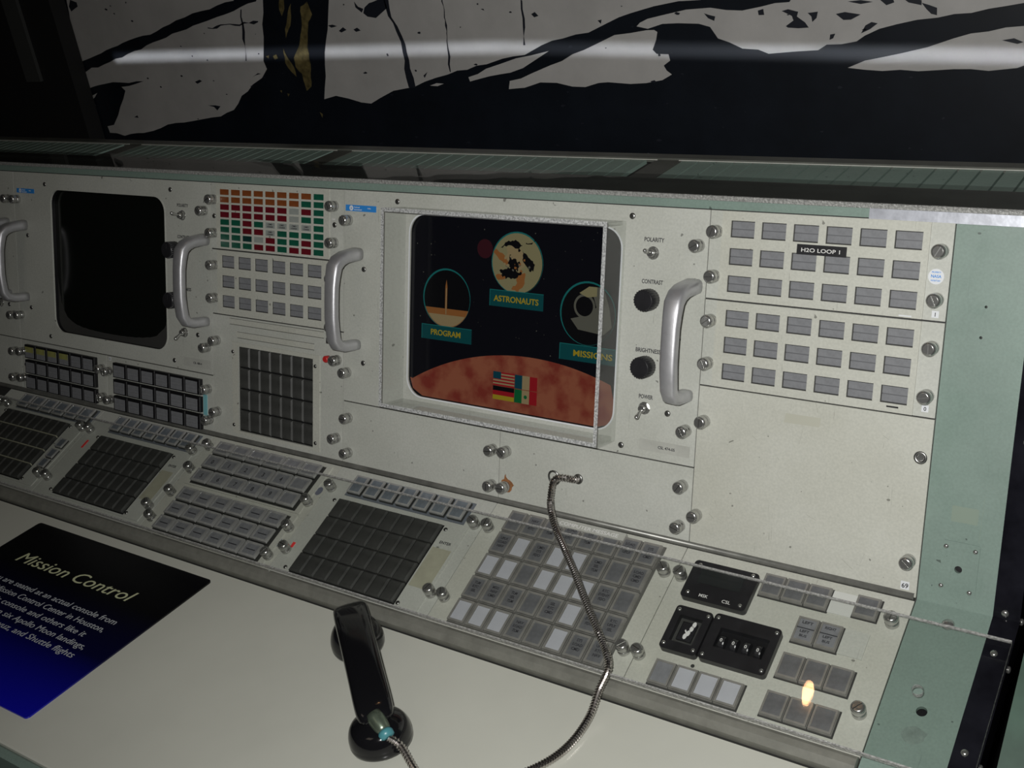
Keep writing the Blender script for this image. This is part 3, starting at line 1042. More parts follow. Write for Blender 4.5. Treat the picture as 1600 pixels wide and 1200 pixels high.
PLANET = scrmat('screen_planet', (0.30, 0.105, 0.05), 0.42)
nt = PLANET.node_tree
bs = nt.nodes['Principled BSDF']
nn = nt.nodes.new('ShaderNodeTexNoise'); nn.inputs['Scale'].default_value = 36; nn.inputs['Detail'].default_value = 6
tcn = next(n for n in nt.nodes if n.type == 'TEX_COORD')
nt.links.new(tcn.outputs['Object'], nn.inputs['Vector'])
rp = nt.nodes.new('ShaderNodeValToRGB')
rp.color_ramp.elements[0].position = 0.38; rp.color_ramp.elements[0].color = (0.22, 0.018, 0.020, 1)
rp.color_ramp.elements[1].position = 0.56; rp.color_ramp.elements[1].color = (0.36, 0.115, 0.065, 1)
nt.links.new(nn.outputs['Fac'], rp.inputs[0])
nt.links.new(rp.outputs[0], bs.inputs['Emission Color'])
bs.inputs['Emission Strength'].default_value = 0.26
PEARTH = scrmat('screen_pale_disc', (0.42, 0.38, 0.20), 0.45)
PCREAM = scrmat('screen_cream', (0.55, 0.42, 0.22), 0.40)
PORANGE = scrmat('screen_orange', (0.50, 0.20, 0.06), 0.40)
PTEAL = scrmat('screen_teal', (0.01, 0.12, 0.13), 0.40)
PTEALRIM = scrmat('screen_teal_rim', (0.02, 0.25, 0.24), 0.45)
PYEL = scrmat('screen_yellow', (0.55, 0.42, 0.03), 0.50)
PRED = scrmat('screen_red', (0.50, 0.02, 0.03), 0.45)
PGRN = scrmat('screen_green', (0.01, 0.20, 0.06), 0.45)
PBLU = scrmat('screen_blue', (0.01, 0.09, 0.13), 0.45)
PBLK = scrmat('screen_dark', (0.01, 0.01, 0.012), 0.40)
PPUR = scrmat('screen_nebula', (0.09, 0.02, 0.03), 0.30)
PGREY = scrmat('screen_grey', (0.20, 0.20, 0.16), 0.40)
SM = [STAR, PLANET, PEARTH, PCREAM, PORANGE, PTEAL, PTEALRIM, PYEL, PRED, PGRN, PBLU, PBLK, PPUR, PGREY]
Z = -0.0012
b = MB()
b.poly(rrect(-0.3851, -0.0987, 0.1088, 0.3267, 0.0218, 8), Z, 0)
cx, cy, R_ = -0.2120, -0.1560, 0.3312
arcp = [(cx + R_ * math.sin(a), cy + R_ * math.cos(a)) for a in [math.radians(-30.6 + 1.7 * i) for i in range(0, 30)]]
arcp = [(x, y) for x, y in arcp if -0.3845 < x < -0.0990]
y_l, y_r = arcp[0][1], arcp[-1][1]
b.poly(arcp + [(-0.0992, 0.133), (-0.0992, 0.1300), (-0.104, 0.115), (-0.120, 0.1095), (-0.365, 0.1095), (-0.380, 0.117), (-0.3845, 0.130)], Z + 0.0001, 1)
for i in range(60):
    x, y = random.uniform(-0.378, -0.11), random.uniform(0.18, 0.32)
    r = random.choice((0.0003, 0.0004, 0.0007))
    b.poly(circ(x, y, r, 6), Z + 0.0001, 13)
b.poly(circ(-0.278, 0.293, 0.011, 18), Z + 0.00005, 12)


def disc(cx, cy, r, m, zz, ry=None, a0=0, a1=360):
    b.poly(circ(cx, cy, r, 40, a0, a1, ry), zz, m)


for (cx, cy) in ((-0.2333, 0.2800), (-0.3317, 0.2312), (-0.1390, 0.2325)):
    disc(cx, cy, 0.0350, 6, Z + 0.00010)
    disc(cx + .0006, cy - .0008, 0.0338, 11, Z + 0.00015)
disc(-0.2333, 0.2795, 0.0338, 2, Z + 0.0002)
# floating figure in the disc
for pts, m in (([(-.250, .302), (-.236, .306), (-.226, .300), (-.231, .296), (-.246, .299), (-.256, .296)], 11),
               ([(-.263, .294), (-.250, .287), (-.243, .280), (-.247, .276), (-.259, .284), (-.266, .290)], 4),
               ([(-.246, .298), (-.234, .300), (-.224, .290), (-.222, .279), (-.232, .270), (-.243, .276), (-.248, .286)], 3),
               ([(-.243, .288), (-.236, .284), (-.230, .276), (-.236, .270), (-.246, .277)], 11),
               ([(-.226, .294), (-.216, .286), (-.209, .280), (-.211, .272), (-.219, .276), (-.226, .284)], 11),
               ([(-.257, .270), (-.240, .274), (-.226, .268), (-.236, .262), (-.252, .262)], 11),
               ([(-.262, .264), (-.250, .268), (-.248, .262), (-.258, .259)], 4),
               ([(-.234, .268), (-.222, .270), (-.222, .258), (-.230, .248), (-.240, .250), (-.232, .258)], 4),
               ([(-.222, .302), (-.214, .302), (-.209, .306), (-.210, .310), (-.2115, .310), (-.2108, .306), (-.215, .3035), (-.222, .3035)], 11)):
    b.poly(jag(pts, 0.0011, 0.0022), Z + (0.00035 if m in (3, 4) else 0.0004), m)
for i in range(34):
    an, rr_ = random.uniform(0, 6.28), random.uniform(0.002, 0.024)
    px_, py_ = -0.237 + rr_ * math.cos(an), 0.279 + rr_ * 0.9 * math.sin(an)
    b.poly([(px_ + random.uniform(.0008, .0026) * math.cos(k_ * 1.05), py_ + random.uniform(.0008, .0022) * math.sin(k_ * 1.05)) for k_ in range(6)],
           Z + 0.00042 + i * 2e-6, random.choice((11, 11, 4, 3, 13)))
# rocket on its fire cloud
b.poly(circ(-0.3311, 0.2304, 0.0338, 30, 200, 340), Z + 0.0002, 4)
b.poly(circ(-0.3311, 0.2304, 0.0330, 30, 215, 325), Z + 0.00025, 3)
b.poly([(-.3335, .212), (-.3335, .245), (-.3320, .253), (-.3305, .245), (-.3305, .212)], Z + 0.0003, 4)
b.poly([(-.3325, .212), (-.3325, .243), (-.3313, .243), (-.3313, .212)], Z + 0.0004, 3)
# lunar craft seen from above
b.poly([(-.160, .225), (-.150, .214), (-.118, .211), (-.108, .220), (-.112, .240), (-.120, .262), (-.136, .262), (-.128, .240), (-.142, .230)], Z + 0.0002, 13)
disc(-0.1430, 0.2400, 0.0135, 13, Z + 0.0003)
disc(-0.1430, 0.2400, 0.0108, 11, Z + 0.0004)
b.poly([(-.150, .254), (-.138, .262), (-.128, .262), (-.128, .252), (-.140, .250)], Z + 0.0004, 2)
for (x0, x1, y0, y1) in ((-.2693, -.1960, .2290, .2480), (-.3678, -.2935, .1803, .1980), (-.1725, -.1000, .1790, .1972)):
    b.box(x0, x1, y0, y1, Z + 0.0004, Z + 0.0005, 5)
    b.box(x0, x1, y1 - .0008, y1, Z + 0.0005, Z + 0.0006, 6)
    b.box(x0, x0 + .0008, y0, y1, Z + 0.0005, Z + 0.0006, 6)
# four flags
fx0, fx1, fx2, fy0, fy1, fy2 = -.2607, -.2305, -.2000, .1210, .1368, .1532
for i in range(9):
    h = (fy2 - fy1) / 9
    b.box(fx0, fx1 - .0006, fy1 + h * i + .0004, fy1 + h * (i + 1) + .0004, Z + 0.0003, Z + 0.0005, 8 if i % 2 == 0 else 3)
b.box(fx0, fx0 + .011, fy1 + .0085, fy2 + .0004, Z + 0.0005, Z + 0.0006, 10)
for i, m in enumerate((7, 8, 11)):
    h = (fy1 - fy0) / 3
    b.box(fx0, fx1 - .0006, fy0 + h * i, fy0 + h * (i + 1), Z + 0.0003, Z + 0.0005, m)
for (yy0, yy1, l) in ((fy1 + .0005, fy2, 10), (fy0, fy1 - .0003, 9)):
    for i, m in enumerate((l, 3, 8)):
        h = (fx2 - fx1) / 3
        b.box(fx1 + h * i, fx1 + h * (i + 1), yy0, yy1, Z + 0.0003, Z + 0.0005, m)
disc((fx1 + fx2) / 2, (fy0 + fy1) / 2, 0.0022, 9, Z + 0.0006)
pic = TR.part('screen_picture', b, SM, label='lit space menu picture with three round photos', weld=False)
TR.text('ASTRONAUTS', -0.2327, 0.2350, Z + 0.0006, 0.0094, PYEL, name='caption', width=0.061)
TR.text('PROGRAM', -0.3315, 0.1862, Z + 0.0006, 0.0094, PYEL, name='caption', width=0.044)
TR.text('MISSIONS', -0.1300, 0.1845, Z + 0.0006, 0.0094, PYEL, name='caption', width=0.049)

# ---- acrylic case in front of that screen
bx0, bx1, by0, by1, bh, t = -0.3960, -0.0945, 0.0985, 0.3345, 0.0400, 0.0045
T = Thing('acrylic_case', 'clear acrylic box fixed over the lit monitor screen', 'case', FU, (bx0 + bx1) / 2, by0, 0.0032)
zz0, zz1 = 0.0036, 0.0036 + bh


def wall_box(x0, x1, y0, y1):
    k = MB()
    k.box(x0, x1, y0, y1, zz0, zz1)
    k.m = [0, 1, 0, 0, 0, 0]
    k.sm = [False] * 6
    return k


for nm, a in (('side_wall', (bx0, bx0 + t, by0, by1)), ('side_wall', (bx1 - t, bx1, by0, by1)),
              ('bottom_wall', (bx0 + t, bx1 - t, by0, by0 + t)), ('top_wall', (bx0 + t, bx1 - t, by1 - t, by1))):
    T.part(nm, wall_box(*a), [ACRYLICBOX, EDGEBOX])

# ================================================================== annunciator
y0, y1 = 0.2625, 0.3512
xa0, xa1 = -0.7345, XC
T = Thing('annunciator_panel', 'panel of small amber, red and green status tiles between the two monitors', 'indicator panel', FU, -0.612, y0)
tw, tp, ty, th_, tyt = 0.0172, 0.02155, 0.00994, 0.0074, 0.3424
holes = []
cells = []
for r in range(8):
    for c in range(9):
        cx = -0.7140 + tw / 2 + c * tp
        cy = tyt - th_ / 2 + 0.0003 - r * ty + c * 0.0001
        cells.append((r, c, cx, cy))
        holes.append(rect(cx - tw / 2, cx + tw / 2, cy - th_ / 2, cy + th_ / 2))
plate_part(T, xa0, xa1, y0, y1)
b = MB(); b.plate(rect(-0.7215, -0.5150, 0.2632, 0.3500), holes, 0.0028, 0.0042)
T.part('tile_bezel', b, PANEL2, weld=False)
rows = ['OOOOOOOOG', 'OOOOOOOGG', 'RRRRRRNRG', 'RRRRRRNGG', 'GGRGNNNNG', 'GGRRNGGGG', 'GGDNRGGRG', 'GGGRRGRRG']
for r, c, cx, cy in cells:
    T.inst('indicator_tile', TILES[rows[r][c]], cx, cy, 0.0044)
    if rows[r][c] == 'N' and r in (4, 5):
        T.text('CMD', cx, cy + .0004, 0.0042, 0.0026, INK, sx=1.4)
        T.text('CHAN', cx, cy - .0026, 0.0042, 0.0026, INK, sx=1.4)
thumbs(T, [(-0.7262, 0.3286), (-0.7262, 0.2839), (-0.5058, 0.3301), (-0.5058, 0.2849)])
T.inst('screw', SCREW, -0.7270, 0.3064, 0.003)
T.inst('screw', SCREW, -0.5065, 0.3069, 0.003)
T.text('E', -0.5060, 0.3140, 0.003, 0.006, WHITEINK, rot=1.57)
for x in (-0.677, -0.570):
    T.text('c', x, 0.3445, 0.0042, 0.004, INK)


def window_module(label, x0, x1, y0, y1, wx, wyt, tms, split=None, group='grey legend window panels', flange=(0.0135, 0.0205), m=PANEL2):
    T = Thing('legend_window_panel', label, 'indicator panel', FU, (x0 + x1) / 2, y0, 0, group)
    plate_part(T, x0, x1, y0, y1, [rect(wx - 0.003, wx + 0.1885, wyt - 0.075, wyt + 0.003)])
    hs = []
    cs = []
    for r in range(3):
        for c in range(6):
            cx, cy = wx + 0.01235 + c * 0.0320, wyt - 0.00825 - r * 0.0270
            cs.append((cx, cy))
            hs.append(rect(cx - .01235, cx + .01235, cy - .00825, cy + .00825))
    b = MB(); b.plate(rect(x0 + flange[0], x1 - flange[1], y0 + .0006, y1 - .0006), hs, 0.0028, 0.0042)
    T.part('window_bezel', b, m, weld=False)
    for cx, cy in cs:
        T.inst('legend_window', WINDOW, cx, cy, 0.0042)
    thumbs(T, tms)
    return T


T = window_module('grey legend window panel directly under the coloured status tiles', xa0, xa1, 0.1738, 0.2618, -0.7125, 0.2545,
                  [(-0.7262, 0.2406), (-0.7262, 0.1957), (-0.5060, 0.2400), (-0.5060, 0.1790)], flange=(0.0135, 0.0240))
T = window_module('grey legend window panel carrying the black H2O LOOP 1 label', 0.0, XG0, 0.2628, 0.3512, 0.0230, 0.3417,
                  [(0.0078, 0.3300), (0.0082, 0.2857), (0.2248, 0.3258), (0.2248, 0.2822)])
b = MB(); b.box(0.0918, 0.1400, 0.3137, 0.3234, 0.0042, 0.0047)
T.part('embossed_label', b, BLACK, label='black embossed tape label')
T.text('H2O LOOP 1', 0.1155, 0.3164, 0.0047, 0.0052, WHITEINK, width=0.0375)
b = MB(); b.lathe(0.2222, 0.3028, [(0.0070, 0.003), (0.0070, 0.0032)], 24, 0, False)
st = T.part('round_sticker', b, STICKWHITE, label='round white sticker with blue print')
T.text('NASA', 0.2222, 0.3018, 0.0032, 0.0038, STICKBLUE, width=0.0090)
T.text('PROPERTY', 0.2222, 0.3060, 0.0032, 0.0020, STICKBLUE, width=0.0080)
T.text('INVENTORY', 0.2222, 0.2985, 0.0032, 0.0020, STICKBLUE, width=0.0085)


def numtag(T, s, x, y, F=None, sz=0.0062):
    b = MB(); b.box(x - sz / 2, x + sz / 2, y - sz / 2, y + sz / 2, 0.003, 0.0032)
    T.part('number_tag', b, STICKWHITE)
    T.text(s, x, y - sz * 0.3, 0.0032, sz * 0.8, INK)


numtag(T, '1', 0.2249, 0.2690)
b = MB(); b.box(0.1930, 0.2045, 0.2645, 0.2657, 0.0042, 0.0043); T.part('label_strip', b, STICKWHITE)
T = window_module('grey legend window panel above the blank scratched plate', 0.0, XG0, 0.1740, 0.2622, 0.0236, 0.2533,
                  [(0.0078, 0.2411), (0.0076, 0.1975), (0.2252, 0.2386), (0.2252, 0.1942)])
numtag(T, '0', 0.2246, 0.1822)
b = MB(); b.box(0.1900, 0.2010, 0.1790, 0.1805, 0.0042, 0.0045); T.part('label_strip', b, BLACK)

# ================================================================== blank plates
def blank(label, x0, x1, y0, y1, tms, m=PANEL):
    T = Thing('blank_panel', label, 'panel', FU, (x0 + x1) / 2, y0, 0, 'blank plates of the rack face')
    plate_part(T, x0, x1, y0, y1, m=m)
    thumbs(T, tms)
    return T


T = blank('large blank scratched plate at the lower right with a strip of tape residue', 0.0, XG0, 0.0015, 0.1735,
          [(0.0083, 0.1369), (0.0065, 0.0364), (0.2246, 0.0367)], PANEL2)
b = MB(); b.poly([(0.0937, 0.1583), (0.1293, 0.1585), (0.1280, 0.1492), (0.0922, 0.1487)], 0.0031)
T.part('tape_residue', b, mat('faint_tape', (0.40, 0.40, 0.335), 0.45), label='faint rectangle of old tape')
numtag(T, '69', 0.2232, 0.0117, sz=0.0080)
b = MB(); b.lathe(0, 0, [(0.0058, 0), (0.0062, 0.0012), (0.0050, 0.0022), (0.0030, 0.0010), (0.0028, 0.0002)], 20)
T.inst('grommet', b.mesh('grommet', [STEELDK]), 0.2253, 0.1363, 0.003, label='empty screw socket')
for i in range(26):                      # individual scratches
    x, y, a, l = random.uniform(0.02, 0.21), random.uniform(0.01, 0.165), random.uniform(-1.2, 2.2), random.uniform(0.003, 0.016)
    b = MB() if i == 0 else b
    if i == 0:
        b = MB()
    dx, dy = math.cos(a) * l, math.sin(a) * l
    b.add([(x, y, 0.00305), (x + dx, y + dy, 0.00305), (x + dx + 0.0002, y + dy + .0002, 0.00305), (x + .0002, y + .0002, 0.00305)], [(0, 1, 2, 3)])
T.part('scratches', b, mat('bare_scratch', (0.25, 0.25, 0.21), 0.5), weld=False)
T.o.children[-1]['kind'] = 'stuff'
T = blank('blank plate with the cord hole, below the lit monitor beside the large scratched plate', -0.2455, 0.0, 0.0015, 0.0855,
          [(-0.0113, 0.0645), (-0.0120, 0.0207), (-0.2352, 0.0633), (-0.2352, 0.0210)])
b = MB()
vs = [(-0.2300 + x, 0.0200 + y) for x, y in ((-.012, .004), (-.006, .016), (-.003, .010), (.006, .004), (.003, -.002), (-.004, -.006))]
b.poly(jag(vs, 0.0018, 0.003), 0.0031)
T.part('rust_stain', b, RUST, label='rust stain round a thumbscrew')
b = MB(); b.lathe(-0.1381, 0.0480, [(0.0058, 0.003), (0.0058, 0.0045), (0.0045, 0.0050)], 18)
T.part('grommet', b, STEELDK)
T = blank('blank plate below the left half of the lit monitor, beside the key panel', XC, -0.2455, 0.0015, 0.0855,
          [(-0.4801, 0.0649), (-0.4797, 0.0195), (-0.2541, 0.0623), (-0.2541, 0.0197)])
b = MB(); b.lathe(-0.4885, 0.0150, [(0.0035, 0.003), (0.0035, 0.0032)], 16, 0, False); T.part('round_tag', b, STICKWHITE)
T = blank('blank plate at the far left of the lower rack row', -1.43, -1.1905, 0.0015, 0.0855, [(-1.2014, 0.0653), (-1.2035, 0.0225)])

# ================================================================== key panel in the upper rack
def m_key(w, h, d=0.006, m=KEY):
    b = MB()
    b.box(-w / 2, w / 2, -h / 2, h / 2, 0, d, 0, bev=min(w, h) * 0.10)
    return b.mesh('key', [m])


T = Thing('key_panel', 'upright panel of tall dark keys with two empty slots above them', 'keypad', FU, -0.612, 0.0015)
kx0, kx1, ky0, ky1 = -0.6836, -0.5426, 0.0153, 0.1330
plate_part(T, xa0, xa1, 0.0015, 0.1732, [rect(-0.7012, -0.5244, 0.1616, 0.1703), rect(-0.6863, -0.5410, 0.1442, 0.1530), rect(kx0, kx1, ky0, ky1)])
b = MB()
b.box(-0.7010, -0.5246, 0.1624, 0.1697, 0.0006, 0.0031); b.box(-0.6861, -0.5412, 0.1450, 0.1524, 0.0006, 0.0031)
T.part('slot_insert', b, PANEL2)
b = MB(); b.plate(rect(-0.6940, -0.5308, 0.0108, 0.1385), [rect(kx0, kx1, ky0, ky1)], 0.0028, 0.0040)
T.part('key_surround', b, PANEL2, weld=False)
b = MB(); b.box(kx0 - .001, kx1 + .001, ky0 - .001, ky1 + .001, -0.0055, -0.0030); T.part('key_bed', b, KEYGAP)
kw, kh = (kx1 - kx0) / 7, (ky1 - ky0) / 4
K1 = m_key(kw - 0.0012, kh - 0.0018, 0.0042)
for r in range(4):
    for c in range(7):
        T.inst('key', K1, kx0 + kw * (c + .5), ky0 + kh * (r + .5), -0.0030 + random.uniform(0, .0006))
for x, y in ((-0.6925, 0.1247), (-0.6917, 0.0226), (-0.5381, 0.1240), (-0.5378, 0.0218)):
    T.inst('screw', m_screw(0.0026), x + .0035 * (1 if x < -.6 else -1) * 0, y, 0.004)
thumbs(T, [(-0.7236, 0.1368), (-0.7240, 0.0365), (-0.4994, 0.1370), (-0.5005, 0.0354)])
b = MB(); b.lathe(-0.5160, 0.1365, [(0.0045, 0.003), (0.0045, 0.009), (0.0035, 0.0105)], 16)
T.part('red_pilot_lamp', b, REDPAINT, label='small red lamp beside a thumbscrew')
b = MB(); b.box(-0.5200, -0.4985, 0.1560, 0.1632, 0.003, 0.0036)
T.part('bracket', b, BLACK, label='small dark bracket under the handle')
T.inst('screw', DOME, -0.5140, 0.1596, 0.0036)

# ================================================================== black framed push button panels (lower left of the racks)
def m_blackbtn(w, h, top=LENS, half=None):
    b = MB()
    b.box(-w / 2, w / 2, -h / 2, h / 2, 0, 0.0060, 1, bev=0.0008)
    b.box(-w * 0.40, w * 0.34, -h * 0.42, h * 0.34, 0.0060, 0.0066, 0)
    if half:
        b.box(-w * 0.40, w * 0.34, -h * 0.04, h * 0.36, 0.0066, 0.0068, 2)
        return b.mesh('push_button', [top, KEYGAP, half])
    for i in range(3):
        y = -h * 0.34 + i * h * 0.2
        b.box(-w * 0.38, w * 0.32, y, y + 0.0003, 0.0066, 0.0067, 2)
    return b.mesh('push_button', [top, KEYGAP, LENSLINE])


def blackgrid(label, x0, x1, y0, y1, gx0, gx1, gy0, gy1, tms, yellow=()):
    T = Thing('push_button_panel', label, 'button panel', FU, (x0 + x1) / 2, y0, 0, 'black push button panels')
    plate_part(T, x0, x1, y0, y1)
    w, h = (gx1 - gx0) / 6, (gy1 - gy0) / 3
    B0 = m_blackbtn(w - .0004, h - 0.0028)
    B1 = m_blackbtn(w - .0004, h - 0.0028, LENS, YELLOWLENS)
    for r in range(3):
        for c in range(6):
            T.inst('push_button', B1 if (r, c) in yellow else B0, gx0 + w * (c + .5), gy1 - h * (r + .5) , 0.003,
                   label='yellow topped push button' if (r, c) in yellow else None)
    thumbs(T, tms)
    return T


T = blackgrid('black push button panel with four yellow topped buttons, far left', -1.1900, -0.9710, 0.0015, 0.0855,
              -1.1730, -0.9930, 0.0068, 0.0806, [(-1.1815, 0.0668), (-1.1815, 0.0240), (-0.9796, 0.0643), (-0.9775, 0.0210)],
              {(0, 0), (0, 1), (0, 2), (0, 3)})
T.inst('screw', SCREW, -1.1790, 0.045, 0.003)
T = blackgrid('black push button panel with a teal tag at its right end', -0.9710, -0.7345, 0.0015, 0.0855,
              -0.9495, -0.7560, 0.0040, 0.0790, [(-0.9628, 0.0625), (-0.9604, 0.0195), (-0.7430, 0.0657), (-0.7410, 0.0221)])
b = MB(); b.box(-0.7545, -0.7470, 0.0270, 0.0560, 0.003, 0.0040); T.part('tag_strip', b, TEALTAG, label='vertical teal tag')
numtag(T, 'D', -0.9625, 0.0820 - .001, sz=0.0050)
for x in (-0.925, -0.897):
    T.text('c', x, 0.0800, 0.003, 0.004, INK)

# ================================================================== LOWER SLOPE (y = - distance down from the crease)
LY0, LY1 = -0.1715, -0.0045


def slope_thing(name, label, cat, x0, x1, m=PANEL, holes=(), group=None):
    T = Thing(name, label, cat, FL, (x0 + x1) / 2, LY0, 0, group)
    plate_part(T, x0, x1, LY0, LY1, holes, m=m)
    return T


def m_cap(w, h, top, rim, d=0.0055, rimw=0.12, side=KEYSIDE):
    b = MB()
    b.box(-w / 2, w / 2, -h / 2, h / 2, 0, d * 0.55, 2)
    r = min(w, h) * rimw
    b.plate(rect(-w / 2 + .0004, w / 2 - .0004, -h / 2 + .0004, h / 2 - .0004), [rect(-w / 2 + r, w / 2 - r, -h / 2 + r, h / 2 - r)], d * 0.5, d, 1)
    b.box(-w / 2 + r, w / 2 - r, -h / 2 + r, h / 2 - r, d * 0.5, d * 0.86, 0)
    return b.mesh('push_button', [top, rim, side], weld=False)


def keypad_module(label, xL, xR, kx0, kx1, kyt, kyb, extra):
    T = slope_thing('keypad_panel', label, 'keypad', xL, xR, group='dark keypads on the slope')
    sx0, sx1 = kx0 - 0.009, xR - 0.013
    b = MB(); b.box(kx0 - 0.0095, kx1 + 0.0330, -kyb + -0.0035, -kyt + 0.0060, 0.0028, 0.0042)
    T.part('key_surround', b, PAPERGREY if False else PANEL)
    w, h = (kx1 - kx0) / 8, (kyb - kyt) / 4
    K = m_key(w - 0.0011, h - 0.0014, 0.0050)
    b = MB(); b.box(kx0 - .0006, kx1 + .0006, -kyb - .0006, -kyt + .0006, 0.0042, 0.0046); T.part('key_bed', b, KEYGAP)
    for r in range(4):
        for c in range(8):
            T.inst('key', K, kx0 + w * (c + .5), -kyt - h * (r + .5), 0.0046, rot=(0, 0, random.uniform(-.012, .012)))
    for x, y in ((kx0 - .0085, -kyt - .003), (kx0 - .0095, -kyb + .0045), (kx1 + .0050, -kyt - .004), (kx1 + .0040, -kyb + .0035)):
        T.inst('screw', m_screw(0.0026), x, y, 0.0042)
    return T


def strip(T, x0, x1, yt, yb, n, m=BLUELENS, rim=CLEARRIM):
    w = (x1 - x0) / n
    b = MB(); b.box(x0 - .001, x1 + .001, -yb - .001, -yt + .001, 0.0028, 0.0040); T.part('button_bed', b, mat('bluish_bed', (0.13, 0.145, 0.165), 0.4))
    C_ = m_cap(w - .0055, yb - yt - .003, m, rim, 0.006)
    for i in range(n):
        T.inst('indicator_button', C_, x0 + w * (i + .5), -(yt + yb) / 2, 0.004)


K4 = keypad_module('dark keypad panel nearest the handset, with the ENTER legend', -0.4885, -0.2445, -0.4550, -0.2925, 0.0530, 0.1662, True)
strip(K4, -0.4540, -0.2705, 0.0140, 0.0440, 7)
b = MB(); b.box(-0.2900, -0.2630, -0.1380, -0.0830, 0.0042, 0.0044)
K4.part('paper_label', b, PAPER, label='blank yellowed paper label')
K4.text('ENTER', -0.2770, -0.0765, 0.0042, 0.0052, INK, width=0.0165)
thumbs(K4, [(-0.2545, -0.0417), (-0.2555, -0.1400)])
K2 = keypad_module('dark keypad panel second from the left, with the red tape mark beside it', -0.9760, -0.7325, -0.9320, -0.7745, 0.0500, 0.1590, True)
strip(K2, -0.9300, -0.7510, 0.0100, 0.0395, 7)
b = MB(); b.box(-0.7710, -0.7475, -0.1295, -0.0780, 0.0042, 0.0044)
K2.part('paper_label', b, PAPER, label='blank yellowed paper label')
K2.text('ENTER', -0.7590, -0.0700, 0.0042, 0.0052, INK, width=0.0155)
b = MB(); b.box(-0.9575, -0.9535, -0.0765, -0.0615, 0.003, 0.0035); K2.part('red_mark', b, REDTAPE, label='short strip of red tape')
thumbs(K2, [(-0.9665, -0.0445), (-0.9660, -0.1380), (-0.7440, -0.0379), (-0.7412, -0.1364)])
K1_ = keypad_module('dark keypad panel at the far left with three small blue buttons', -1.2200, -0.9760, -1.1750, -1.0180, 0.0435, 0.1555, True)
strip(K1_, -1.1680, -0.9830, 0.0090, 0.0370, 6)
BB = m_cap(0.016, 0.0165, BLUELENS, CLEARRIM, 0.006)
for y in (-0.0805, -0.1010, -0.1195):
    K1_.inst('indicator_button', BB, -0.9965, y, 0.003)
b = MB()
for k in range(1, 4):
    b.box(-1.1750, -1.0180, -0.0435 - 0.028 * k - .0007, -0.0435 - 0.028 * k + .0007, 0.0046, 0.0092)
K1_.part('row_divider', b, PAPER)
thumbs(K1_, [(-0.9855, -0.0450), (-0.9855, -0.1380), (-1.2050, -0.0350), (-1.1900, -0.0350)])

# ---- clear square keys (two grids on one panel)
T = slope_thing('square_key_panel', 'panel of thirty-six clear square keys between two dark keypads', 'button panel', -0.7325, -0.4885, m=PANEL2)
KC = m_cap(0.0292, 0.0212, CLEARKEY, CLEARRIM, 0.0075, 0.16)
for (gx, yt, legs) in ((-0.7065, 0.0130, ['      ', '01234 ', '56789 ']), (-0.7055, 0.0950, ['------', '------', '------'])):
    b = MB(); b.plate(rect(gx - .010, gx + .206, -yt - .0755, -yt + .0035), [rect(gx - .002, gx + .1975, -yt - .0730, -yt + .001)], 0.0028, 0.0048)
    T.part('key_surround', b, PANEL2, weld=False)
    b = MB(); b.box(gx - .0015, gx + .1970, -yt - .0725, -yt + .0005, 0.0030, 0.0040); T.part('key_bed', b, SEAMDK)
    for r in range(3):
        for c in range(6):
            cx, cy = gx + 0.0163 + c * 0.0326, -yt - 0.0115 - r * 0.0245
            o = T.inst('push_button', KC, cx, cy, 0.003)
            s = legs[r][c]
            if s == '-':
                b = MB(); b.box(cx - .0075, cx + .0075, cy - .0008, cy + .0006, 0.0095, 0.0097)
                T.part('legend_bar', b, INK)
            elif s != ' ':
                T.text(s, cx, cy - .0030, 0.0095, 0.0090, INK)
thumbs(T, [(-0.7221, -0.0244), (-0.7221, -0.0661), (-0.7225, -0.1078), (-0.7213, -0.1513), (-0.4985, -0.0691), (-0.4985, -0.1109), (-0.4992, -0.1546)])
thumbs(K4, [(-0.4800, -0.0402), (-0.4806, -0.1396)])
for x, y in ((-0.4965, -0.0484), (-0.5012, -0.1331)):
    b = MB(); b.poly(circ(x, y, 0.0052, 20, ry=0.0066), 0.0031)
    T.part('oval_sticker', b, mat('sticker_slate', (0.14, 0.15, 0.19), 0.4))
b = MB(); b.box(-0.4795, -0.4755, -0.1340, -0.1265, 0.003, 0.0036); K4.part('red_mark', b, REDTAPE, label='small red tape flag')

# ---- event indicator panel 8 x 5
T = slope_thing('message_button_panel', 'panel of forty smoky and white message buttons behind the steel cord', 'button panel', -0.2445, 0.0, m=PANEL2)
gx, gw, gh, gyt = -0.2168, (0.2168 - 0.0220) / 8, 0.0310, 0.0122
b = MB(); b.box(gx - .001, -0.0215, -0.1680, -gyt + .001, 0.0028, 0.0042); T.part('button_bed', b, mat('grey_bed', (0.10, 0.10, 0.09), 0.4))
white = {(1, 1), (1, 3), (1, 4), (2, 0), (2, 1), (2, 3), (2, 4), (2, 5), (3, 5), (4, 0), (4, 1), (4, 2), (4, 5)}
CW = m_cap(gw - .0024, gh - .0024, WHITELENS, SMOKERIM, 0.006, 0.13, SMOKERIM)
CS = m_cap(gw - .0024, gh - .0024, SMOKE, SMOKERIM, 0.006, 0.13, SMOKERIM)
words = ['SYS', 'MSG', 'LOAD', 'EVENT', 'CMD', 'TLM', 'SEL', 'RTC', 'UPLK', 'FDO', 'NAV']
for r in range(5):
    for c in range(8):
        cx, cy = gx + gw * (c + .5), -gyt - gh * (r + .5)
        wh = (r, c) in white
        T.inst('message_button', CW if wh else CS, cx, cy, 0.0042, label='white message button' if wh else None)
        if not wh and (r * 7 + c * 3) % 5:
            for k in range(3):
                T.text(random.choice(words), cx, cy + .0050 - .0052 * k, 0.0097, 0.0046, INK, sx=0.9)
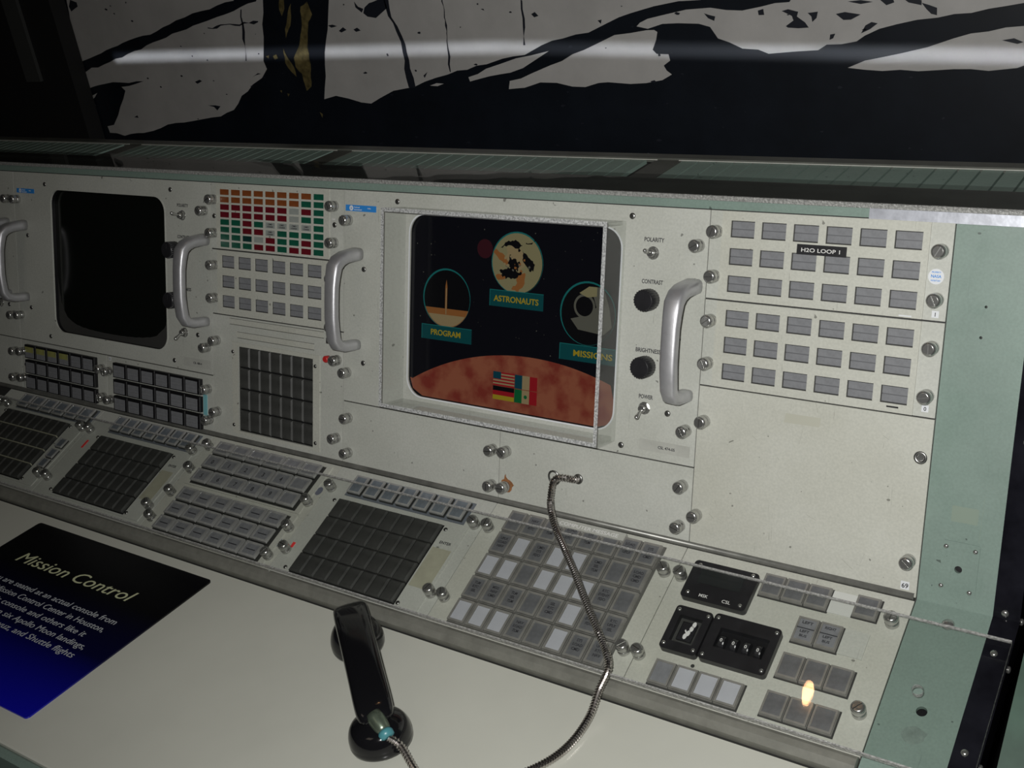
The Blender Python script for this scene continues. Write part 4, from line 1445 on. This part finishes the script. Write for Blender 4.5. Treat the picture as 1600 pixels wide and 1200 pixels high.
b = MB(); b.box(-0.1560, -0.0680, -0.0200, -0.0110 + .001, 0.0042, 0.0110); T.part('title_strip', b, PAPERGREY, label='grey strip lettered COMPUTER MESSAGE')
T.text('COMPUTER MESSAGE', -0.1130, -0.0178, 0.0110, 0.0062, WHITEINK, width=0.074)
thumbs(T, [(-0.2350, -0.0412), (-0.2368, -0.1400), (-0.0105, -0.0411), (-0.0122, -0.1390)])

# ---- timer / thumbwheel panel
T = slope_thing('timer_panel', 'right end slope panel with black timer, dial and thumbwheel units', 'control panel', 0.0, XG0, m=PANEL2)


def blackbox(nm, label, x0, x1, y0, y1, scr, r=0.004, h=0.0075, hole=None):
    b = MB(); b.plate(rrect(x0, x1, y0, y1, r, 4), [hole] if hole else [], 0.003, 0.003 + h)
    o = T.part(nm, b, BLACK, label=label, weld=False)
    for x, y in scr:
        T.inst('screw', m_dome(0.0022, 0.0016), x, y, 0.003 + h, o)
    return o


o = blackbox('timer_display', 'black display unit lettered MSK CSL', 0.0185, 0.0882, -0.0662, -0.0205, [(0.0255, -0.0600), (0.0820, -0.0608), (0.0255, -0.0260), (0.0820, -0.0240)])
b = MB(); b.box(0.0295, 0.0755, -0.0465, -0.0290, 0.0105, 0.0109); T.part('display_window', b, mat('smoked_window', (0.022, 0.024, 0.024), 0.12), parent=o)
T.text('MSK', 0.0425, -0.0620, 0.0105, 0.0050, WHITEINK, width=0.0095)
T.text('CSL', 0.0672, -0.0625, 0.0105, 0.0050, WHITEINK, width=0.0090)
o = blackbox('dial_unit', 'small black dial unit with a white handwritten mark', 0.0218, 0.0610, -0.1272, -0.0765, [(0.0258, -0.0815), (0.0570, -0.0815), (0.0255, -0.1215), (0.0570, -0.1215)],
             hole=rect(0.0290, 0.0535, -0.1170, -0.0870))
b = MB(); b.box(0.0285, 0.0540, -0.1175, -0.0865, 0.003, 0.0040); T.part('dial_face', b, KEY, parent=o)
b = MB(); b.box(0.0335, 0.0490, -0.1120, -0.0915, 0.0040, 0.0085, bev=.0015); T.part('dial_knob', b, BLACK, parent=o)
b = MB()
for (x, y) in ((0.0420, -0.1080), (0.0440, -0.1040), (0.0455, -0.0985), (0.0465, -0.0935)):
    b.poly(circ(x, y, 0.0021, 8, ry=0.0035), 0.0086)
b.poly([(0.0395, -0.1020), (0.0440, -0.1075), (0.0448, -0.1060), (0.0403, -0.1005)], 0.0087)
T.part('white_mark', b, WHITEINK, parent=o, label='white handwritten mark')
o = blackbox('thumbwheel_unit', 'black four digit thumbwheel unit', 0.0630, 0.1312, -0.1268, -0.0745, [(0.0670, -0.0795), (0.1270, -0.0795), (0.0670, -0.1220), (0.1270, -0.1220)],
             hole=rect(0.0735, 0.1235, -0.1110, -0.0890))
b = MB(); b.box(0.0730, 0.1240, -0.1115, -0.0885, 0.003, 0.0040); T.part('wheel_bay', b, KEYGAP, parent=o)
for i, x in enumerate((0.0800, 0.0925, 0.1050, 0.1172)):
    b = MB()
    k = MB(); k.lathe(0, 0, [(0.0070, -.0030), (0.0074, -.0020), (0.0074, .0020), (0.0070, .0030)], 20)
    b.add([(x + vz, -0.1030 + vx, 0.0060 + vy) for vx, vy, vz in k.v], k.f, 0, False)
    wh = T.part('digit_wheel', b, BLACK, parent=o)
    T.text('0', x, -0.1055, 0.0136, 0.0052, WHITEINK)


def cluster(x0, yt, yb, n, w, m=SMOKE, mm=None):
    k_ = MB(); k_.box(x0 - .0006, x0 + w * n + .0006, -yb - .0006, -yt + .0006, 0.0030, 0.0038); T.part('button_bed', k_, SEAMDK)
    for i in range(n):
        C_ = m_cap(w - .0012, yb - yt - .0012, (mm or {}).get(i, m), SMOKERIM, 0.0055, 0.11, SMOKERIM)
        T.inst('indicator_button', C_, x0 + w * (i + .5), -(yt + yb) / 2, 0.003)


cluster(0.0915, 0.0145, 0.0405, 3, 0.0231)
cluster(0.1842, 0.0140, 0.0385, 1, 0.0238)
cluster(0.1390, 0.0525, 0.0810, 2, 0.0222, LENS)
cluster(0.1379, 0.0940, 0.1212, 3, 0.0230)
cluster(0.1376, 0.1360, 0.1624, 3, 0.0229)
cluster(0.0245, 0.1378, 0.1652, 4, 0.0231, WHITELENS, {0: LENS})
for x, ty_ in ((0.1500, 'LEFT'), (0.1722, 'RIGHT')):
    T.text(ty_, x, -0.0605, 0.0085, 0.0040, INK, width=0.0105)
    T.text('LEFT', x, -0.0700, 0.0085, 0.0036, INK, width=0.009)
    T.text('BUS', x, -0.0750, 0.0085, 0.0036, INK, width=0.007)
    b = MB(); b.box(x - .0085, x + .0085, -0.0660, -0.0650, 0.0083, 0.0086); T.part('legend_bar', b, INK)
for x0_, x1_, ya, yb_ in ((0.1610, 0.1838, 0.0145, 0.0395), (0.1838, 0.2070, 0.0520, 0.0802)):
    b = MB(); b.box(x0_, x1_, -yb_, -ya, 0.003, 0.0040); T.part('blank_cover', b, mat('blank_cover_white', (0.52, 0.53, 0.50), 0.4) if x0_ < .17 else PANEL, label='blank cover plate')
b = MB(); b.lathe(0.0600, -0.1335, [(0.0020, 0.003), (0.0020, 0.0032)], 12, 0, False); T.part('spot', b, SEAMDK)
thumbs(T, [(0.0084, -0.0410), (0.0045, -0.1385), (0.2218, -0.0345), (0.2213, -0.1320)])

# ================================================================== acrylic sheets
T = Thing('sloping_acrylic_cover', 'long clear acrylic sheet lying over the sloping button panels', 'cover sheet', FL, -0.8, -0.175, 0.016)
b = MB()
zc0, zc1 = 0.0180, 0.0232
b.plate(rect(X0, 0.3270, -0.1765, -0.0340), [circ(0.2655, -0.1040, 0.0048, 24)], zc0, zc1, 0, 1)
T.part('clear_sheet', b, [ACRYLIC, EDGELINE], weld=False)
b = MB()  # pale strips added on top to paint the bright line of the edges
b.box(X0, 0.3270, -0.0362, -0.0340, zc1 + 0.0001, zc1 + 0.0004)
b.box(X0, 0.3270, -0.1768, -0.1752, zc1 + 0.0001, zc1 + 0.0004)
T.part('bright_edge_strip', b, EDGELINE, label='pale strips added for the bright line of the sawn edges', weld=False)

T = Thing('top_acrylic_cover', 'clear acrylic sheet lying on top of the console', 'cover sheet', FW, -0.8, 0.1, TOP_Z + 0.001)
b = MB()
b.box(X0, 0.3265, tf.y - 0.0065, 0.166, TOP_Z + 0.0012, TOP_Z + 0.0056)
b.m = [0, 0, 1, 0, 1, 1]
T.part('clear_sheet', b, [ACRYLIC, EDGE])
b = MB(); b.box(X0, 0.3265, tf.y - 0.0066, tf.y - 0.0050, TOP_Z + 0.0057, TOP_Z + 0.0060)  # added pale strip, paints the bright line of the front edge
T.part('bright_edge_strip', b, EDGELINE, label='pale strip added for the bright line of the sawn front edge')

# ================================================================== placard on the desk
SX0, SX1, SY0, SY1 = -0.9030, -0.5515, -0.4625, -0.1975
T = Thing('placard', 'black and blue Mission Control placard lying on the desk', 'sign', FW, (SX0 + SX1) / 2, (SY0 + SY1) / 2, DESK_Z)
SIGN = mat('placard_print', (0.0, 0.0, 0.01), 0.28)
nt = SIGN.node_tree
tcn = next(n for n in nt.nodes if n.type == 'TEX_COORD')
sep = nt.nodes.new('ShaderNodeSeparateXYZ')
nt.links.new(tcn.outputs['Object'], sep.inputs[0])
rp = nt.nodes.new('ShaderNodeValToRGB')
mr = nt.nodes.new('ShaderNodeMapRange')
mr.inputs[1].default_value = (SY1 - SY0) / 2
mr.inputs[2].default_value = -(SY1 - SY0) / 2
nt.links.new(sep.outputs[1], mr.inputs[0])
nt.links.new(mr.outputs[0], rp.inputs[0])
rp.color_ramp.elements[0].position = 0.30
rp.color_ramp.elements[0].color = (0.001, 0.001, 0.002, 1)
rp.color_ramp.elements[1].position = 1.0
rp.color_ramp.elements[1].color = (0.006, 0.006, 0.36, 1)
e = rp.color_ramp.elements.new(0.62)
e.color = (0.002, 0.002, 0.030, 1)
nt.links.new(rp.outputs[0], nt.nodes['Principled BSDF'].inputs['Base Color'])
b = MB(); b.plate(rrect(SX0, SX1, SY0, SY1, 0.005, 5), [], DESK_Z + 0.0002, DESK_Z + 0.0020)
T.part('placard_board', b, SIGN, weld=False)
zt_ = DESK_Z + 0.0020
T.text('Mission Control', -0.8540, -0.2735, zt_, 0.0270, PALEINK, name='title', align='LEFT', shear=0.20, width=0.2320)
for s, xr, y in (('You are seated at an actual console from', -0.5965, -0.3115), ('the Mission Control Center in Houston,', -0.5990, -0.3272),
                 ('Texas. This console and others like it', -0.6150, -0.3430), ('helped run six Apollo Moon landings,', -0.5932, -0.3587),
                 ('Skylab, Apollo-Soyuz, and Shuttle flights', -0.5935, -0.3745)):
    T.text(s, xr, y, zt_, 0.0128, GREYINK, align='RIGHT', shear=0.12, width=0.0064 * len(s) )

# ================================================================== telephone handset
ax0, ax1 = Vector((-0.3010, -0.2130)), Vector((-0.1700, -0.3270))
d2 = (ax1 - ax0).normalized()
FH = Matrix.Translation((ax0.x, ax0.y, DESK_Z)) @ Matrix((Vector((d2.x, d2.y, 0)), Vector((-d2.y, d2.x, 0)), Vector((0, 0, 1)))).transposed().to_4x4()
LEN = (ax1 - ax0).length
T = Thing('telephone_handset', 'black telephone handset lying face down on the desk', 'telephone handset', FH, 0, 0, 0)
b = MB()
sec = [(-.018, .030, .0153, .006), (-.016, .040, .0180, .010), (-.006, .0475, .0192, .0095), (.020, .0520, .0192, .0085), (.060, .0550, .0188, .0085),
       (.100, .0550, .0185, .0090), (.130, .0535, .0185, .0095), (.150, .0510, .0188, .0105), (.166, .0475, .0185, .012), (.176, .040, .016, .012)]
prof = []
for i in range(20):
    a = 2 * math.pi * i / 20
    cu, cv = math.cos(a), math.sin(a)
    prof.append((math.copysign(abs(cu) ** 0.5, cu), math.copysign(abs(cv) ** 0.55, cv)))
b.sweep([(x, 0, z - rv) for x, z, ru, rv in sec], [(ru, rv) for x, z, ru, rv in sec], prof=prof, up=Vector((0, 1, 0)))


def cup(cx, r, h, tilt, rimz):
    mt = Matrix.Rotation(tilt, 3, 'Y')
    k = MB()
    k.lathe(0, 0, [(r * .86, rimz), (r * .98, rimz + .003), (r, rimz + .008), (r * .985, rimz + .0095), (r * 1.0, rimz + .011), (r * .97, rimz + .018), (r * .86, rimz + .026),
                   (r * .66, rimz + h - .006), (r * .35, rimz + h - .001), (r * .05, rimz + h)], 40, mtx=None)
    b.add([tuple(mt @ Vector(v) + Vector((cx, 0, 0.0))) for v in k.v], k.f, 0, True)


cup(0.012, 0.0290, 0.040, 0.10, 0.0030)
cup(LEN - 0.002, 0.0310, 0.034, -0.10, 0.0035)
hs = T.part('handset_body', b, BLACKGLOSS)
hs.modifiers.new('smooth', 'SUBSURF').levels = 1
hs.modifiers['smooth'].render_levels = 1
# cord ferrule
b = MB()
base = Vector((LEN + 0.002, 0.000, 0.0375)); dd_ = Vector((0.86, 0.30, -0.42)).normalized()
pts = [base + dd_ * t_ for t_ in (-.006, 0, .006, .012, .016)]
b.sweep(pts, [.0080, .0086, .0084, .0076, .0060], n=18)
T.part('ferrule', b, BRASSY)
b = MB(); b.sweep([base + dd_ * t_ for t_ in (.0145, .017, .021, .0225)], [.0070, .0078, .0072, .0048], n=18)
T.part('boot', b, TEAL, label='teal rubber boot')
cord_start = FH @ (base + dd_ * 0.0215)
cord_dir = (FH.to_3x3() @ dd_)

# ================================================================== armoured steel cord
def Lp(x, s, h): return FL @ Vector((x, -s, h))
def Up(x, s, h): return FU @ Vector((x, s, h))


RC = 0.0041
ctrl = [Up(-0.1381, 0.0478, 0.001), Up(-0.1395, 0.0485, 0.010), Up(-0.1450, 0.0505, 0.017), Up(-0.1530, 0.0505, 0.0205), Up(-0.1595, 0.0450, 0.0205), Up(-0.1617, 0.0350, 0.0205),
        Up(-0.1618, 0.0220, 0.0220), Lp(-0.1501, 0.0212, 0.0330), Lp(-0.1356, 0.0387, 0.0290), Lp(-0.1135, 0.0599, 0.0279), Lp(-0.0878, 0.0851, 0.0277),
        Lp(-0.0602, 0.1139, 0.0277), Lp(-0.0326, 0.1408, 0.0277), Lp(-0.0150, 0.1590, 0.0277), Lp(-0.0060, 0.1745, 0.0277),
        Vector((-0.0085, -0.190, DESK_Z + 0.0200)), Vector((-0.0070, -0.2120, DESK_Z + 0.0080)), Vector((-0.0065, -0.2400, DESK_Z + RC + .0004)), Vector((-0.0100, -0.2650, DESK_Z + RC + .0004)),
        Vector((-0.0200, -0.2880, DESK_Z + RC + .0004)), Vector((-0.0400, -0.3160, DESK_Z + RC + .0004)), Vector((-0.0650, -0.3400, DESK_Z + RC + .0004)), Vector((-0.0900, -0.3480, DESK_Z + RC + .0008)),
        Vector((-0.1160, -0.3420, DESK_Z + 0.0060)), cord_start + Vector((0.012, 0.002, -0.008)), cord_start]


def catmull(P, step):
    out = []
    for i in range(len(P) - 1):
        p0, p1, p2, p3 = P[max(i - 1, 0)], P[i], P[i + 1], P[min(i + 2, len(P) - 1)]
        n = max(2, int((p2 - p1).length / step))
        for k in range(n):
            t = k / n
            out.append(0.5 * ((2 * p1) + (p2 - p0) * t + (2 * p0 - 5 * p1 + 4 * p2 - p3) * t * t + (3 * p1 - p0 - 3 * p2 + p3) * t ** 3))
    out.append(P[-1])
    return out


pts = catmull(ctrl, 0.0007)
rr = [RC if (i // 2) % 2 == 0 else RC * 0.80 for i in range(len(pts))]
b = MB(); b.sweep(pts, rr, n=12, smooth=False)
me = b.mesh('armored_cord', [mat('armoured_cord_steel', (0.50, 0.47, 0.45), 0.22, 1.0)], pts[0].x, pts[0].y, pts[0].z, weld=False)
o = solo('armored_cord', me, FW, pts[0].x, pts[0].y, pts[0].z, 'flexible ribbed steel cord looping from the rack plate to the handset', 'cord')
# steel loop that holds it by the hole
T = Thing('cord_ring', 'small steel wire ring beside the cord hole', 'ring', FU, -0.166, 0.0455, 0.003)
b = MB()
rp_ = [(-0.1690 + 0.0070 * math.cos(a), 0.0440 + 0.0080 * math.sin(a), 0.0045 + 0.002 * math.sin(a)) for a in [2 * math.pi * i / 24 for i in range(25)]]
b.sweep(rp_, 0.0012, n=8)
T.part('ring', b, STEELDK)

# ================================================================== ceiling spotlight whose bulb glints in the acrylic
LP_ = Vector((0.17715, -0.13247, -0.03053)) + Vector((-0.28047, 0.10528, 0.95407)) * 2.02
T = Thing('ceiling_spotlight', 'warm spotlight under the ceiling above the console', 'lamp', FW, LP_.x, LP_.y, LP_.z)
b = MB(); b.lathe(LP_.x, LP_.y, [(0.050, LP_.z - 0.01), (0.052, LP_.z + 0.02), (0.045, LP_.z + 0.10), (0.020, LP_.z + 0.13)], 28)
b.f.pop(-2); b.m.pop(-2); b.sm.pop(-2)
T.part('lamp_shade', b, BLACK, weld=False)
b = MB(); b.box(LP_.x - .01, LP_.x + .01, LP_.y - .01, LP_.y + .01, LP_.z + 0.12, 2.1998); T.part('lamp_arm', b, BLACK)
b = MB()
b.sweep([LP_ + Vector((0.0, -0.030 + 0.012 * k, 0.004)) for k in range(6)], [.006, .010, .013, .014, .012, .006], n=14)
T.part('bulb', b, mat('warm_bulb', (1, 0.8, 0.6), 0.5, emit=((1.0, 0.55, 0.25), 26.0)))
